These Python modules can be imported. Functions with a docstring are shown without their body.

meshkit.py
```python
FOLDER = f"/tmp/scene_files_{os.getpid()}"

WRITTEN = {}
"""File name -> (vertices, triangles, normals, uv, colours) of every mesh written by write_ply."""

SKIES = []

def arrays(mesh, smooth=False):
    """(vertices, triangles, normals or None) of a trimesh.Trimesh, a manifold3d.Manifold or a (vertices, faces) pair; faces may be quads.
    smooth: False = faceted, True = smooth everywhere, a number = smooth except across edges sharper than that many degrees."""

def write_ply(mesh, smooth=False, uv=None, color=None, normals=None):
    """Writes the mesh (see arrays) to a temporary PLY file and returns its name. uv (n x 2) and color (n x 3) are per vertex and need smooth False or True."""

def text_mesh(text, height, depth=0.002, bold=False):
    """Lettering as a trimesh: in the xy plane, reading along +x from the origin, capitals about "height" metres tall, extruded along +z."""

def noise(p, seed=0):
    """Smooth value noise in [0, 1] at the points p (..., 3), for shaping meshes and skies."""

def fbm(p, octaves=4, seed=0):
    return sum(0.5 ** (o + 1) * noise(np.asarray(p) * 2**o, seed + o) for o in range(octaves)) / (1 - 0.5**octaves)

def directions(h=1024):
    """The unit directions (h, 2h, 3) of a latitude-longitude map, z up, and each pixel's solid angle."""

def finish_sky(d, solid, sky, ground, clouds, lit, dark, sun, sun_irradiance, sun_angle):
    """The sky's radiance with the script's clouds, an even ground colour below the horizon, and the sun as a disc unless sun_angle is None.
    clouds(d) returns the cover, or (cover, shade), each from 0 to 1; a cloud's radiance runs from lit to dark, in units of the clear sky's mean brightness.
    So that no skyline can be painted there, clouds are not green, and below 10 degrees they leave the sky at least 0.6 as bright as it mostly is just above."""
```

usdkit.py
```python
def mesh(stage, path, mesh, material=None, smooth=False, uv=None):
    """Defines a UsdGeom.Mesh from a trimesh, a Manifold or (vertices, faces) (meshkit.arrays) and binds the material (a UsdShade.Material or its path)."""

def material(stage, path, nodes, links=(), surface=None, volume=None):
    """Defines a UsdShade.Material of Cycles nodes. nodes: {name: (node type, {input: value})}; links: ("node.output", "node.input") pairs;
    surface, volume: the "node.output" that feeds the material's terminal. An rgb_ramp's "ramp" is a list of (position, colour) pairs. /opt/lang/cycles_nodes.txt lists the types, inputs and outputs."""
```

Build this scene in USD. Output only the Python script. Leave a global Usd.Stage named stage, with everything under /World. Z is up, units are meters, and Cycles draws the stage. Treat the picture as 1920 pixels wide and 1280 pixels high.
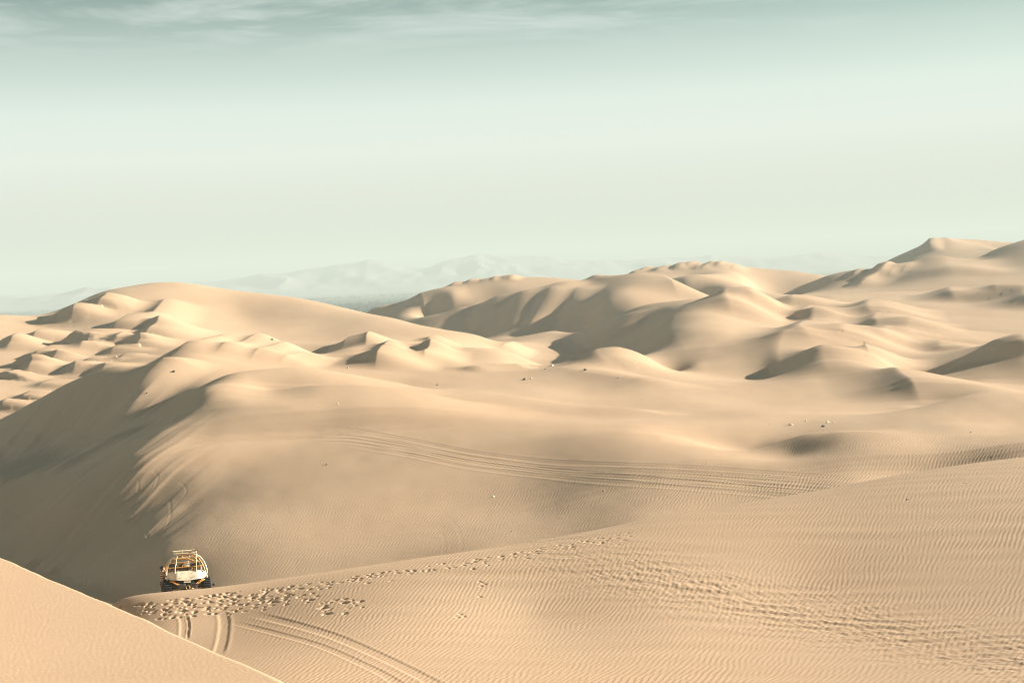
import math, random, numpy as np, trimesh, usdkit, meshkit
import manifold3d as m3
from pxr import Usd, UsdGeom, UsdLux, UsdShade, Gf, Sdf, Vt
from scipy.interpolate import RBFInterpolator, RectBivariateSpline, PchipInterpolator
from scipy.ndimage import gaussian_filter, map_coordinates
from scipy.spatial import cKDTree

stage = Usd.Stage.CreateInMemory()
UsdGeom.SetStageUpAxis(stage, 'Z')
UsdGeom.Xform.Define(stage, '/World'); UsdGeom.Scope.Define(stage, '/World/Looks')

# ------------------------------------------------------------------ camera
F = 2667.0                                   # focal length in pixels of the 1920 wide photograph (50 mm lens)
ROLL, PITCH = math.radians(2.7), math.radians(2.58)
cr, sr, cp, sp = math.cos(ROLL), math.sin(ROLL), math.cos(PITCH), math.sin(PITCH)
fwd = np.array([0, cp, -sp]); up0 = np.array([0, sp, cp]); right0 = np.array([1.0, 0, 0])
right = cr * right0 - sr * up0; up = sr * right0 + cr * up0
cam = UsdGeom.Camera.Define(stage, '/World/Camera')
M = Gf.Matrix4d(*[float(x) for x in (*right, 0, *up, 0, *(-fwd), 0, 0, 0, 0, 1)])
cam.AddTransformOp().Set(M)
cam.CreateHorizontalApertureAttr(36.0); cam.CreateFocalLengthAttr(36.0 * F / 1920)
cam.CreateClippingRangeAttr(Gf.Vec2f(0.1, 100000.0))
cam.CreateExposureAttr(2.32)

# ------------------------------------------------------------------ sky and sun
SUN_AZ, SUN_EL = math.radians(73), math.radians(18)     # azimuth from +Y (the view) towards +X
sun = np.array([math.sin(SUN_AZ) * math.cos(SUN_EL), math.cos(SUN_AZ) * math.cos(SUN_EL), math.sin(SUN_EL)])
dome = UsdLux.DomeLight.Define(stage, '/World/sky')
dome.GetPrim().SetCustomDataByKey('kind', 'structure')
SKYTINT = (0.13, 0.24, 0.19)
sky_m = usdkit.material(stage, '/World/Looks/sky', {
    'sky': ('sky_texture', {'sky_type': 'single_scattering', 'sun_disc': False, 'sun_elevation': SUN_EL, 'sun_rotation': SUN_AZ,
                            'air_density': 1.0, 'aerosol_density': 1.5, 'ozone_density': 1.0}),
    'tint': ('mix', {'mix_type': 'multiply', 'fac': 1.0, 'color2': SKYTINT}),
    'co': ('texture_coordinate', {}), 'xyz': ('separate_xyz', {}),
    'haze': ('rgb_ramp', {'ramp': [(0.0, (0.86,) * 3), (0.04, (0.92,) * 3), (0.09, (0.92,) * 3), (0.12, (0.82,) * 3), (0.155, (0.56,) * 3), (0.195, (0.17,) * 3), (0.25, (0.06,) * 3), (0.3, (0.02,) * 3), (0.5, (0.0,) * 3)]}),
    'mcol': ('rgb_ramp', {'ramp': [(0.0, (0.43, 0.465, 0.435)), (0.03, (0.52, 0.555, 0.51)), (0.06, (0.66, 0.695, 0.635)), (0.09, (0.765, 0.805, 0.745)), (0.12, (0.78, 0.87, 0.81)), (0.2, (0.62, 0.78, 0.74)), (1.0, (0.6, 0.75, 0.72))]}),
    'mgain': ('mix', {'mix_type': 'multiply', 'fac': 1.0, 'color2': (4.5, 4.5, 4.5)}),
    'mist': ('mix', {'mix_type': 'mix'}),
    'map': ('mapping', {'mapping_type': 'point', 'scale': (2.6, 2.6, 21.0), 'rotation': (0.0, 0.035, 0.0)}),
    'cn': ('noise_texture', {'scale': 1.9, 'detail': 7, 'roughness': 0.62, 'distortion': 0.9}),
    'cr': ('rgb_ramp', {'ramp': [(0.47, (0, 0, 0)), (0.72, (0.85, 0.85, 0.85)), (1.0, (1, 1, 1))]}),
    'ch': ('rgb_ramp', {'ramp': [(0.0, (0, 0, 0)), (0.15, (0.0, 0.0, 0.0)), (0.178, (0.5, 0.5, 0.5)), (0.5, (0.6, 0.6, 0.6)), (1.0, (0.4, 0.4, 0.4))]}),
    'cm': ('mix', {'mix_type': 'multiply', 'fac': 1.0}),
    'cloud': ('mix', {'mix_type': 'mix', 'color2': (4.2, 4.55, 4.3)}),
    'bg': ('background_shader', {'strength': 0.05})},
    [('sky.color', 'tint.color1'), ('co.generated', 'xyz.vector'), ('xyz.z', 'haze.fac'), ('xyz.z', 'mcol.fac'), ('mcol.color', 'mgain.color1'), ('mgain.color', 'mist.color2'), ('tint.color', 'mist.color1'), ('haze.color', 'mist.fac'),
     ('co.generated', 'map.vector'), ('map.vector', 'cn.vector'), ('cn.fac', 'cr.fac'), ('xyz.z', 'ch.fac'), ('cr.color', 'cm.color1'), ('ch.color', 'cm.color2'),
     ('mist.color', 'cloud.color1'), ('cm.color', 'cloud.fac'), ('cloud.color', 'bg.color')], surface='bg.background')
UsdShade.MaterialBindingAPI.Apply(dome.GetPrim()).Bind(sky_m)
lamp = UsdLux.DistantLight.Define(stage, '/World/sun')
lamp.CreateNormalizeAttr(True); lamp.CreateIntensityAttr(1.25); lamp.CreateAngleAttr(0.53); lamp.CreateColorAttr(Gf.Vec3f(1.0, 0.895, 0.745))
zax = sun; xax = np.cross([0, 0, 1.0], zax); xax /= np.linalg.norm(xax); yax = np.cross(zax, xax)
lamp.AddTransformOp().Set(Gf.Matrix4d(*[float(v) for v in (*xax, 0, *yax, 0, *zax, 0, 0, 0, 0, 1)]))

# ------------------------------------------------------------------ helpers
def ray(x, y):
    """(X/Y, Z/Y) of the direction seen at a pixel of the 1920x1280 photograph."""
    x, y = np.asarray(x, float), np.asarray(y, float)
    d = fwd + ((x - 960) / F)[..., None] * right - ((y - 640) / F)[..., None] * up
    return d[..., 0] / d[..., 1], d[..., 2] / d[..., 1]

used = {}
def path(name, parent=None):
    base = '/World' if parent is None else str(parent.GetPath())
    p = f'{base}/{name}'
    n = used.get(p, 0); used[p] = n + 1
    return p if n == 0 else f'{p}_{n:03d}'
def tag(prim, **kw):
    prim = prim.GetPrim() if hasattr(prim, 'GetPrim') else prim
    for k, v in kw.items():
        prim.SetCustomDataByKey(k, v)
    return prim
def obj(name, mesh, mat, parent=None, smooth=False):
    return usdkit.mesh(stage, path(name, parent), mesh, mat, smooth).GetPrim()
def grid_mesh(name, V, faces, N, mat, kind='structure'):
    usedv = np.unique(faces); remap = np.full(len(V), -1); remap[usedv] = np.arange(len(usedv))
    m = UsdGeom.Mesh.Define(stage, path(name))
    m.CreatePointsAttr(Vt.Vec3fArray.FromNumpy(V[usedv].astype(np.float32)))
    m.CreateFaceVertexCountsAttr(Vt.IntArray.FromNumpy(np.full(len(faces), 3, np.int32)))
    m.CreateFaceVertexIndicesAttr(Vt.IntArray.FromNumpy(remap[faces].astype(np.int32).ravel()))
    m.CreateSubdivisionSchemeAttr('none')
    m.CreateNormalsAttr(Vt.Vec3fArray.FromNumpy(N[usedv].astype(np.float32))); m.SetNormalsInterpolation('vertex')
    UsdShade.MaterialBindingAPI.Apply(m.GetPrim()).Bind(mat)
    tag(m, kind=kind)
    return m

# ------------------------------------------------------------------ materials of the land
sand = usdkit.material(stage, '/World/Looks/sand', {
    'geo': ('geometry', {}),
    'big': ('noise_texture', {'scale': 0.03, 'detail': 4, 'roughness': 0.6}),
    'grain': ('noise_texture', {'scale': 26.0, 'detail': 4, 'roughness': 0.8}),
    'ramp': ('rgb_ramp', {'ramp': [(0.3, (0.365, 0.254, 0.168)), (0.7, (0.42, 0.302, 0.206))]}),
    'gr': ('rgb_ramp', {'ramp': [(0.25, (0.78, 0.78, 0.78)), (0.75, (1.16, 1.16, 1.16))]}),
    'mul': ('mix', {'mix_type': 'multiply', 'fac': 1.0}),
    'bump': ('bump', {'strength': 0.35, 'distance': 0.02}),
    'p': ('principled_bsdf', {'roughness': 0.95, 'specular_ior_level': 0.1, 'diffuse_roughness': 0.4})},
    [('geo.position', 'big.vector'), ('geo.position', 'grain.vector'), ('big.fac', 'ramp.fac'), ('grain.fac', 'gr.fac'),
     ('ramp.color', 'mul.color1'), ('gr.color', 'mul.color2'), ('mul.color', 'p.base_color'), ('grain.fac', 'bump.height'),
     ('bump.normal', 'p.normal')], surface='p.BSDF')

# ------------------------------------------------------------------ the dunes: one height field z(x, y), built in (u = X/Y, q = ln Y)
#  every control point is a pixel of the photograph with the distance at which the sand stands there
CP = []
def C(*pts):
    CP.extend(pts)
HID = []                                     # (x pixel, distance, z) of sand hidden behind the crests
def Hd(*pts):
    HID.extend(pts)
def crest(pts, back, drop):
    """visible crest points (x, y, d) and the hollow hidden behind them: back = share of the distance, drop in metres"""
    for x, y, d in pts:
        CP.append((x, y, d))
        u, s = ray(x, y); HID.append((x, d * (1 + back), float(s) * d - drop))
# hollow under and behind the near dune (the near dune itself is added below)
Hd((960, 3, -6), (-300, 3, -6), (2200, 3, -6), (960, 12, -8), (-300, 12, -8), (2200, 12, -8), (1400, 24, -9.3), (2200, 24, -9.2), (700, 24, -9.8), (0, 30, -11.5), (-300, 40, -13), (200, 45, -13),
   (0, 58, -14.5), (150, 54, -14.4), (-200, 62, -15), (0, 76, -18.0), (-200, 80, -19.5), (130, 66, -15.9), (130, 74, -17.8), (130, 84, -19.6), (40, 66, -16.2),
   (0, 92, -20.6), (100, 92, -20.8), (200, 92, -21.2), (300, 92, -21.6), (400, 92, -21.2), (0, 108, -23.6), (100, 108, -24.0), (200, 110, -24.4))
# foreground dune
C((310, 1172, 63), (530, 1277, 45.5), (830, 1279, 43.5), (1200, 1279, 43), (1500, 1279, 42.5), (1920, 1279, 40), (2300, 1279, 38),
  (600, 1180, 57), (1000, 1150, 58), (1500, 1100, 60.5), (1900, 1050, 62), (2300, 1000, 64), (1250, 1200, 51), (1700, 1190, 51), (420, 1160, 63))
crest([(215, 1131, 72), (350, 1115, 74), (480, 1099, 74.5), (600, 1084, 75), (750, 1062, 75.5), (900, 1040, 76), (1050, 1014, 77), (1200, 990, 82),
       (1400, 960, 86.5), (1600, 925, 91), (1760, 900, 94), (1920, 878, 97), (2300, 830, 102)], 0.085, 2.9)
# middle dune: front, ridge line, shaded left flank
C((100, 1080, 132), (300, 1108, 112), (600, 1078, 105), (900, 1033, 104), (1200, 983, 104), (1600, 917, 109), (1920, 870, 113), (2300, 815, 119), (300, 1045, 120), (450, 1009, 120), (600, 993, 120), (800, 1000, 115), (1000, 960, 119),
  (150, 1012, 141), (250, 974, 140), (350, 947, 140), (450, 922, 140), (600, 899, 140), (800, 880, 140), (1000, 861, 141), (1200, 831, 144), (600, 800, 172), (900, 800, 164),
  (1200, 800, 158), (1400, 880, 124), (400, 800, 177), (500, 740, 196), (700, 740, 196), (1000, 815, 154), (1150, 790, 170))
C((380, 745, 190), (330, 795, 183), (280, 840, 170), (250, 870, 160), (200, 905, 157), (130, 955, 152), (60, 1005, 150), (0, 1040, 148))
C((300, 790, 193), (220, 830, 188), (140, 858, 188), (60, 880, 188), (0, 893, 188), (300, 738, 222), (200, 785, 221), (100, 826, 220), (0, 856, 219), (200, 880, 167), (100, 915, 168), (0, 940, 174),
  (0, 1000, 160), (-200, 960, 200), (-200, 1030, 165))
crest([(430, 701, 207), (480, 693, 211), (540, 689, 214), (590, 691, 216), (640, 699, 217), (690, 708, 218), (750, 719, 218)], 0.05, 1.7)
C((850, 738, 212), (950, 754, 205))
crest([(-200, 868, 236), (0, 787, 236), (60, 755, 237), (120, 722, 238), (180, 697, 239), (225, 686, 240), (280, 683, 242)], 0.06, 3.0)
C((340, 673, 238), (385, 690, 232))
# right hand front of the middle ground, with its mound
C((1280, 781, 186), (1420, 775, 186), (1480, 796, 170), (1550, 793, 168), (1650, 776, 178), (1800, 800, 149), (1700, 815, 143), (1920, 820, 138), (1920, 790, 160), (1480, 862, 134), (1600, 850, 128), (1750, 850, 129), (1320, 850, 138), (1400, 825, 157))
crest([(1404, 852, 146), (1450, 834, 145), (1512, 816, 142), (1590, 809, 143)], 0.035, 0.7)
crest([(1713, 766, 186), (1780, 749, 192), (1847, 734, 196), (1920, 737, 196), (2200, 735, 198)], 0.06, 1.8)
# bright valley behind it
C((800, 715, 240), (900, 692, 258), (760, 695, 254), (1000, 730, 226), (1100, 735, 226), (1280, 750, 214), (1250, 720, 236), (1430, 755, 216), (1580, 758, 212), (1700, 764, 205), (1000, 690, 262), (1090, 690, 258), (1350, 725, 236), (1500, 740, 226), (1100, 770, 200))
crest([(1000, 684, 270), (1080, 676, 272), (1130, 665, 276), (1170, 660, 278), (1210, 668, 277), (1250, 690, 268)], 0.06, 2.6)
crest([(1447, 710, 262), (1493, 694, 268), (1547, 681, 272), (1600, 679, 272), (1650, 683, 270), (1690, 702, 264)], 0.04, 1.0)
C((1780, 725, 250), (1850, 715, 254), (1920, 720, 250), (2200, 720, 250), (1800, 700, 270), (1730, 740, 232), (1660, 720, 244))
# dunes on the left in the middle distance
crest([(300, 677, 252), (360, 656, 268), (410, 643, 278), (470, 637, 284), (520, 645, 286), (560, 659, 280)], 0.05, 2.0)
C((540, 684, 250), (600, 678, 262), (640, 672, 268), (450, 660, 266), (700, 676, 262), (760, 655, 296), (850, 650, 318), (700, 640, 312), (640, 655, 290), (850, 668, 288), (960, 662, 310), (940, 672, 290))
# big bright dune, far left
crest([(-150, 600, 400), (0, 590, 420), (70, 592, 424), (130, 573, 440), (190, 547, 452), (230, 538, 458), (280, 531, 462), (330, 530, 464), (400, 540, 462), (480, 552, 456),
       (560, 562, 450), (650, 579, 442), (750, 600, 428), (850, 622, 412), (900, 631, 402)], 0.1, 6)
C((0, 770, 268), (-150, 800, 260), (100, 726, 290), (200, 700, 300), (300, 668, 318), (450, 628, 375), (600, 640, 362), (750, 632, 372), (300, 610, 372), (150, 650, 345), (450, 590, 425), (600, 600, 415), (0, 690, 315), (0, 640, 355),
  (150, 600, 400), (300, 570, 422), (850, 640, 375), (60, 610, 392))
# K: the wide dune on the right in the middle distance
Hd((1000, 322, -21.5), (1100, 330, -22.5), (1180, 325, -22))
C((1100, 655, 415), (1050, 648, 440), (1000, 656, 420), (950, 664, 390), (950, 642, 440), (1150, 642, 410), (1200, 630, 405), (1200, 655, 362), (1280, 640, 344), (1450, 640, 348), (1280, 600, 392), (1400, 600, 398), (1550, 605, 398), (1700, 590, 424), (1850, 590, 432), (1920, 590, 432), (2200, 590, 430), (1800, 620, 380), (1650, 640, 340), (1900, 640, 345),
  (1450, 670, 304), (1550, 650, 328), (1370, 692, 282), (1300, 690, 284), (1280, 672, 312), (1700, 660, 318), (1800, 668, 306))
crest([(1045, 632, 470), (1107, 613, 470), (1157, 592, 470), (1207, 574, 470), (1273, 566, 470)], 0.07, 5)
C((1365, 557, 470), (1450, 562, 474), (1550, 566, 474), (1640, 562, 486), (1750, 560, 495), (1850, 555, 505), (1920, 548, 510), (2200, 530, 520))
# far dunes
crest([(690, 584, 640), (723, 573, 645), (783, 562, 650), (827, 546, 652), (873, 530, 654), (923, 523, 656), (957, 520, 658), (1023, 520, 660), (1067, 523, 660)], 0.1, 14)
crest([(800, 592, 578), (860, 576, 578), (923, 563, 578), (973, 548, 578), (1017, 536, 578), (1057, 528, 578), (1107, 528, 582)], 0.04, 3)
C((700, 600, 620), (900, 625, 540), (930, 634, 500), (1045, 634, 500), (1000, 610, 530), (1130, 575, 520), (780, 592, 600), (850, 560, 615), (950, 540, 625), (1180, 565, 520), (1100, 555, 550))
crest([(1090, 525, 590), (1113, 517, 596), (1157, 521, 598), (1213, 529, 596), (1262, 548, 580), (1313, 560, 566)], 0.05, 4)
crest([(1160, 521, 740), (1200, 512, 752), (1240, 504, 760), (1280, 498, 764), (1313, 496, 766), (1347, 497, 766), (1390, 500, 764), (1440, 505, 760), (1480, 508, 758), (1540, 517, 752)], 0.12, 18)
C((1300, 520, 700), (1400, 525, 690), (1280, 532, 620), (1353, 543, 600), (1420, 556, 570), (1500, 548, 640), (1230, 520, 700))
crest([(1447, 553, 650), (1497, 537, 650), (1547, 518, 650), (1600, 507, 655), (1673, 505, 655), (1713, 494, 660), (1743, 485, 664), (1780, 483, 668), (1843, 483, 670)], 0.06, 8)
crest([(1860, 472, 690), (1920, 452, 700), (2200, 400, 720)], 0.1, 10)
C((1500, 556, 560), (1600, 547, 580), (1763, 517, 600), (1850, 515, 595), (1650, 530, 615), (1800, 500, 640), (1920, 495, 620), (2200, 480, 620))
crest([(1655, 494, 890), (1713, 467, 890), (1743, 454, 890), (1775, 447, 890), (1797, 454, 892), (1820, 456, 900), (1860, 470, 890)], 0.12, 25)
crest([(1830, 468, 960), (1900, 468, 960)], 0.12, 25)
for x in range(-500, 2600, 100):             # the dunes end on the plain
    Hd((x, 1150, -70), (x, 1400, -75), (x, 1800, -80))
for x in range(-500, 700, 100):
    Hd((x, 640, -40), (x, 800, -60))
for x in (600, 650, 700):
    Hd((x, 520, -26))
px = np.array(CP); uu, ss = ray(px[:, 0], px[:, 1]); P1 = np.stack([uu, np.log(px[:, 2])], 1)
hx = np.array(HID); hu, _ = ray(hx[:, 0], np.full(len(hx), 600.0)); P2 = np.stack([hu, np.log(hx[:, 1])], 1)
P = np.vstack([P1, P2]); S = np.concatenate([ss, hx[:, 2] / hx[:, 1]])
QS = 0.55                                     # depth counts a little less than width
rbf = RBFInterpolator(P * [1, QS], S, kernel='thin_plate_spline', smoothing=1e-7, neighbors=None)
gu = np.linspace(-0.8, 0.8, 321); gq = np.linspace(math.log(2.2), math.log(1900), 420)
G = rbf(np.stack(np.meshgrid(gu, gq * QS, indexing='ij'), -1).reshape(-1, 2)).reshape(321, 420)
lim = 0.47                                    # outside the picture the land keeps the height of its edge
edge = np.clip(np.abs(gu) - lim, 0, None)
for i, e in enumerate(edge):
    if e > 0:
        j = np.argmin(np.abs(gu - math.copysign(lim, gu[i]))); w = min(e / 0.1, 1.0)
        G[i] = (1 - w) * G[i] + w * G[j]
base = RectBivariateSpline(gu, gq, G, kx=3, ky=3)

# grid
rows = np.concatenate([np.geomspace(2.2, 15, 30)[:-1], np.geomspace(15, 36, 90)[:-1], np.geomspace(36, 60, 185)[:-1], np.geomspace(60, 80, 150)[:-1], np.geomspace(80, 104, 90)[:-1], np.geomspace(104, 230, 290)[:-1],
                       np.geomspace(230, 480, 205)[:-1], np.geomspace(480, 960, 130)[:-1], np.geomspace(960, 1850, 24)])
cols = np.concatenate([np.linspace(-0.8, -0.385, 50)[:-1], np.linspace(-0.385, 0.385, 1120), np.linspace(0.385, 0.8, 50)[1:]])
qr = np.log(rows); NU, NQ = len(cols), len(rows)
Sg = base(cols, qr)                           # (NU, NQ)
Y = np.broadcast_to(rows, (NU, NQ)); X = cols[:, None] * rows
Z = Sg * Y
# the near dune: an even slope that ends in a sharp brow, from the left edge past the camera's feet
NZ, NA, NB = -3.5, -0.03, -0.085
brow = []
for x_, y_ in ((-700, 800), (-200, 965), (0, 1045), (100, 1087), (210, 1131), (300, 1172), (400, 1222), (530, 1281), (700, 1380), (1100, 1560), (2000, 1560), (3200, 1500)):
    u_, s_ = (float(v) for v in ray(x_, y_)); d_ = min(NZ / min(s_ - NA * u_ - NB, -0.04), 62.0); brow.append((u_ * d_, d_))
brow = np.array(brow)
jn = np.searchsorted(rows, 76.0)


def polydist(x, y, pts):
    """distance to a polyline, sign (+ to the right of its direction), and position along it in 0..1"""
    best = np.full(x.shape, 1e9); side = np.zeros(x.shape); along = np.zeros(x.shape)
    seg = np.linalg.norm(np.diff(pts[:, :2], axis=0), axis=1); L = np.concatenate([[0], np.cumsum(seg)]) / seg.sum()
    for k in range(len(seg)):
        a, b = pts[k, :2], pts[k + 1, :2]; ab = b - a
        t = np.clip(((x - a[0]) * ab[0] + (y - a[1]) * ab[1]) / (ab @ ab), 0, 1)
        dx, dy = x - a[0] - t * ab[0], y - a[1] - t * ab[1]; d = np.hypot(dx, dy); m = d < best
        cross = ab[1] * (x - a[0]) - ab[0] * (y - a[1])
        best[m] = d[m]; side[m] = np.sign(cross[m]); along[m] = (L[k] + t * (L[k + 1] - L[k]))[m]
    return best, side, along

dn, sn, _ = polydist(X[:, :jn], Y[:, :jn], brow)
ds_ = -dn * sn + 0.35 * (meshkit.fbm(np.stack([X[:, :jn] / 2.5, Y[:, :jn] / 4, 0 * dn], -1), 3, 77) - 0.5); sn, dn = np.where(ds_ > 0, -1, 1), np.abs(ds_)
zn = NZ + NA * X[:, :jn] + NB * Y[:, :jn] + 2.0 * np.exp(-(X[:, :jn] ** 2 + Y[:, :jn] ** 2) / 49.0)
zn = zn - np.where(sn < 0, 0.8 * (np.sqrt(dn ** 2 + 0.006) - 0.077), 0)
NEAR = np.zeros(Z.shape, bool); NEAR[:, :jn] = zn > Z[:, :jn]
dz = zn - Z[:, :jn]; Z[:, :jn] = Z[:, :jn] + 0.5 * (dz + np.sqrt(dz ** 2 + 0.002))
Zb = Z.copy()

def locate(x, y, h=0.0, d=None, near=0.0, Zs=None):
    """where the line of sight through a pixel meets the sand raised by h (or the point on it at distance d)"""
    u, s = ray(x, y); u, s = float(u), float(s)
    if d is not None:
        return np.array([u * d, d, s * d])
    i = np.clip(np.searchsorted(cols, u) - 1, 0, NU - 2); t = (u - cols[i]) / (cols[i + 1] - cols[i])
    Zs = Zb if Zs is None else Zs
    col = ((1 - t) * Zs[i] + t * Zs[i + 1] + h) / rows
    ok = np.nonzero((col >= s) & (rows > max(near, 14)))[0]
    if len(ok) == 0:
        k = int(np.argmax(np.where(rows > max(near, 14), col, -9)))
        d = rows[k]
    else:
        k = ok[0]; d = rows[k]
        if k > 0 and col[k - 1] < s:
            f = (s - col[k - 1]) / (col[k] - col[k - 1]); d = rows[k - 1] + f * (rows[k] - rows[k - 1])
    return np.array([u * d, d, s * d])

def window(pts, r):
    """grid indices of the box round some world points"""
    u = pts[:, 0] / pts[:, 1]; y0, y1 = pts[:, 1].min() - r, pts[:, 1].max() + r
    ru = r / max(pts[:, 1].min(), 5) * 1.2
    i0, i1 = np.searchsorted(cols, [u.min() - ru, u.max() + ru]); j0, j1 = np.searchsorted(rows, [y0, y1])
    return slice(max(i0, 0), min(i1 + 1, NU)), slice(max(j0, 0), min(j1 + 1, NQ))

def smooth_poly(pts, n):
    pts = np.asarray(pts, float)
    if len(pts) < 3:
        return np.stack([np.linspace(pts[0, k], pts[-1, k], n) for k in range(pts.shape[1])], 1)
    t = np.concatenate([[0], np.cumsum(np.linalg.norm(np.diff(pts[:, :2], axis=0), axis=1))])
    return PchipInterpolator(t, pts)(np.linspace(0, t[-1], n))

RIDGES = []
def ridge(pix, h, lee=None, wind=None, d=None, near=0.0, taper=(0.25, 0.25), soft=0.0, wp='cos'):
    """a crest through the pixels pix; its steep side lies to the LEFT of the direction of walking. h in metres, lee and wind the widths of both sides."""
    if d is None and pix[0][0] > 1300: h, lee, wind, soft = h * 0.9, lee * 1.15, wind * 1.6, max(soft, 1.8)
    if d is None and pix[0][0] < 320 and pix[0][1] < 770 and pix[0][0] >= 0: h, lee, wind, soft = h * 0.85, lee * 0.95, wind * 1.3, max(soft, 0.5)
    RIDGES.append((pix, h, lee, wind, d, near, taper, soft, wp))
def apply_ridges():
    global Z
    for pix, h, lee, wind, d, near, taper, soft, wp in RIDGES:
        pp = smooth_poly(pix, 14); n = len(pp); a = np.linspace(0, 1, n)
        tp = np.clip(a / max(taper[0], 1e-3), 0, 1) * np.clip((1 - a) / max(taper[1], 1e-3), 0, 1); tp = tp * tp * (3 - 2 * tp)
        d0 = 1 if d is not None else np.median([locate(x, y, near=near)[1] for x, y in pp[4:10, :2]])
        W = np.array([[float(ray(x, y)[0]) * dd_, dd_, 0] for (x, y), dd_ in zip(pp[:, :2], np.interp(a, np.linspace(0, 1, len(d)), d))]) if d is not None else np.array([locate(x, y + 0.7 * h * F / d0, near=max(near, 0.8 * d0)) for x, y in pp[:, :2]])
        if d is None:
            dl = W[:, 1].copy(); dl = np.clip(dl, np.median(dl) * 0.8, np.median(dl) * 1.2)
            ii = np.arange(n); keep = np.abs(dl / np.median(dl) - 1) < 0.17
            dl = np.exp(np.polyval(np.polyfit(ii[keep], np.log(dl[keep]), 2 if keep.sum() > 5 else 1), ii)); 
            df = np.diff(dl)
            if (df > 0).any() and (df < 0).any(): dl = np.exp(np.polyval(np.polyfit(ii[keep], np.log(W[keep, 1]), 1), ii))
            dy_ = pp[0, 1] - pp[-1, 1]
            if dy_ > 8 and np.log(dl[-1] / dl[0]) < (0.02 if pix[0][0] < 320 else 0.07): ext = 0.03 if pix[0][0] < 320 else 0.1; dl = np.exp(np.log(np.median(dl)) + ext * (ii / (n - 1) - 0.5))
            W = W * (dl / W[:, 1])[:, None]
        lee_ = lee or abs(h) / 0.5; wind_ = wind or abs(h) * 5
        si, sj = window(W, max(lee_ * 1.25, wind_))
        x, y = X[si, sj], Y[si, sj]
        if x.size == 0: continue
        dist, side, along = polydist(x, y, W)
        hh = h * np.interp(along, a, tp)
        if soft: dist = np.sqrt(dist ** 2 + soft ** 2) - soft
        tl, tw = dist / lee_, np.clip(dist / wind_, 0, 1)
        pl = (1 - np.clip(tl / 1.25, 0, 1)) ** 1.9
        pw = 0.5 * (1 + np.cos(np.pi * tw)) if wp == 'cos' else (1 - tw) ** 1.6
        Z[si, sj] += hh * np.where(side < 0, pl, pw)


# crests of the single dunes (steep side on the left when walking from the first pixel to the last)
# valley and dunes on the right
ridge([(1640, 686), (1622, 668), (1634, 656)], 2.6, 6.5, 14, d=(276, 288, 304), taper=(0.4, 0.3))
ridge([(1735, 764), (1695, 738), (1668, 706)], 3.3, 10, 24, d=(208, 232, 258), soft=0.7, taper=(0.3, 0.3))
ridge([(1945, 692), (1925, 660), (1940, 632)], 5.6, 19, 20, taper=(0.4, 0.2))
ridge([(1478, 697), (1462, 670), (1492, 646)], 3.0, 9, 16)
ridge([(1562, 690), (1545, 677), (1562, 667)], 1.6, 8, 10, soft=1)
ridge([(1592, 662), (1587, 646), (1594, 633)], 1.6, 6, 10)
ridge([(1672, 652), (1660, 640), (1676, 627)], 1.6, 4.5, 10)
ridge([(1774, 658), (1766, 648), (1768, 639)], 1.5, 4.5, 8)
ridge([(1540, 654), (1503, 628), (1530, 600)], 5.0, 10, 18, soft=1.5)
ridge([(1655, 618), (1643, 602), (1660, 582)], 3.2, 6, 14)
ridge([(1524, 596), (1517, 586), (1532, 576)], 2.6, 5, 10)
ridge([(1536, 611), (1526, 603), (1540, 594)], 2.2, 5, 10)
ridge([(1380, 594), (1364, 572), (1364, 552)], 4.2, 9, 11)
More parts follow.
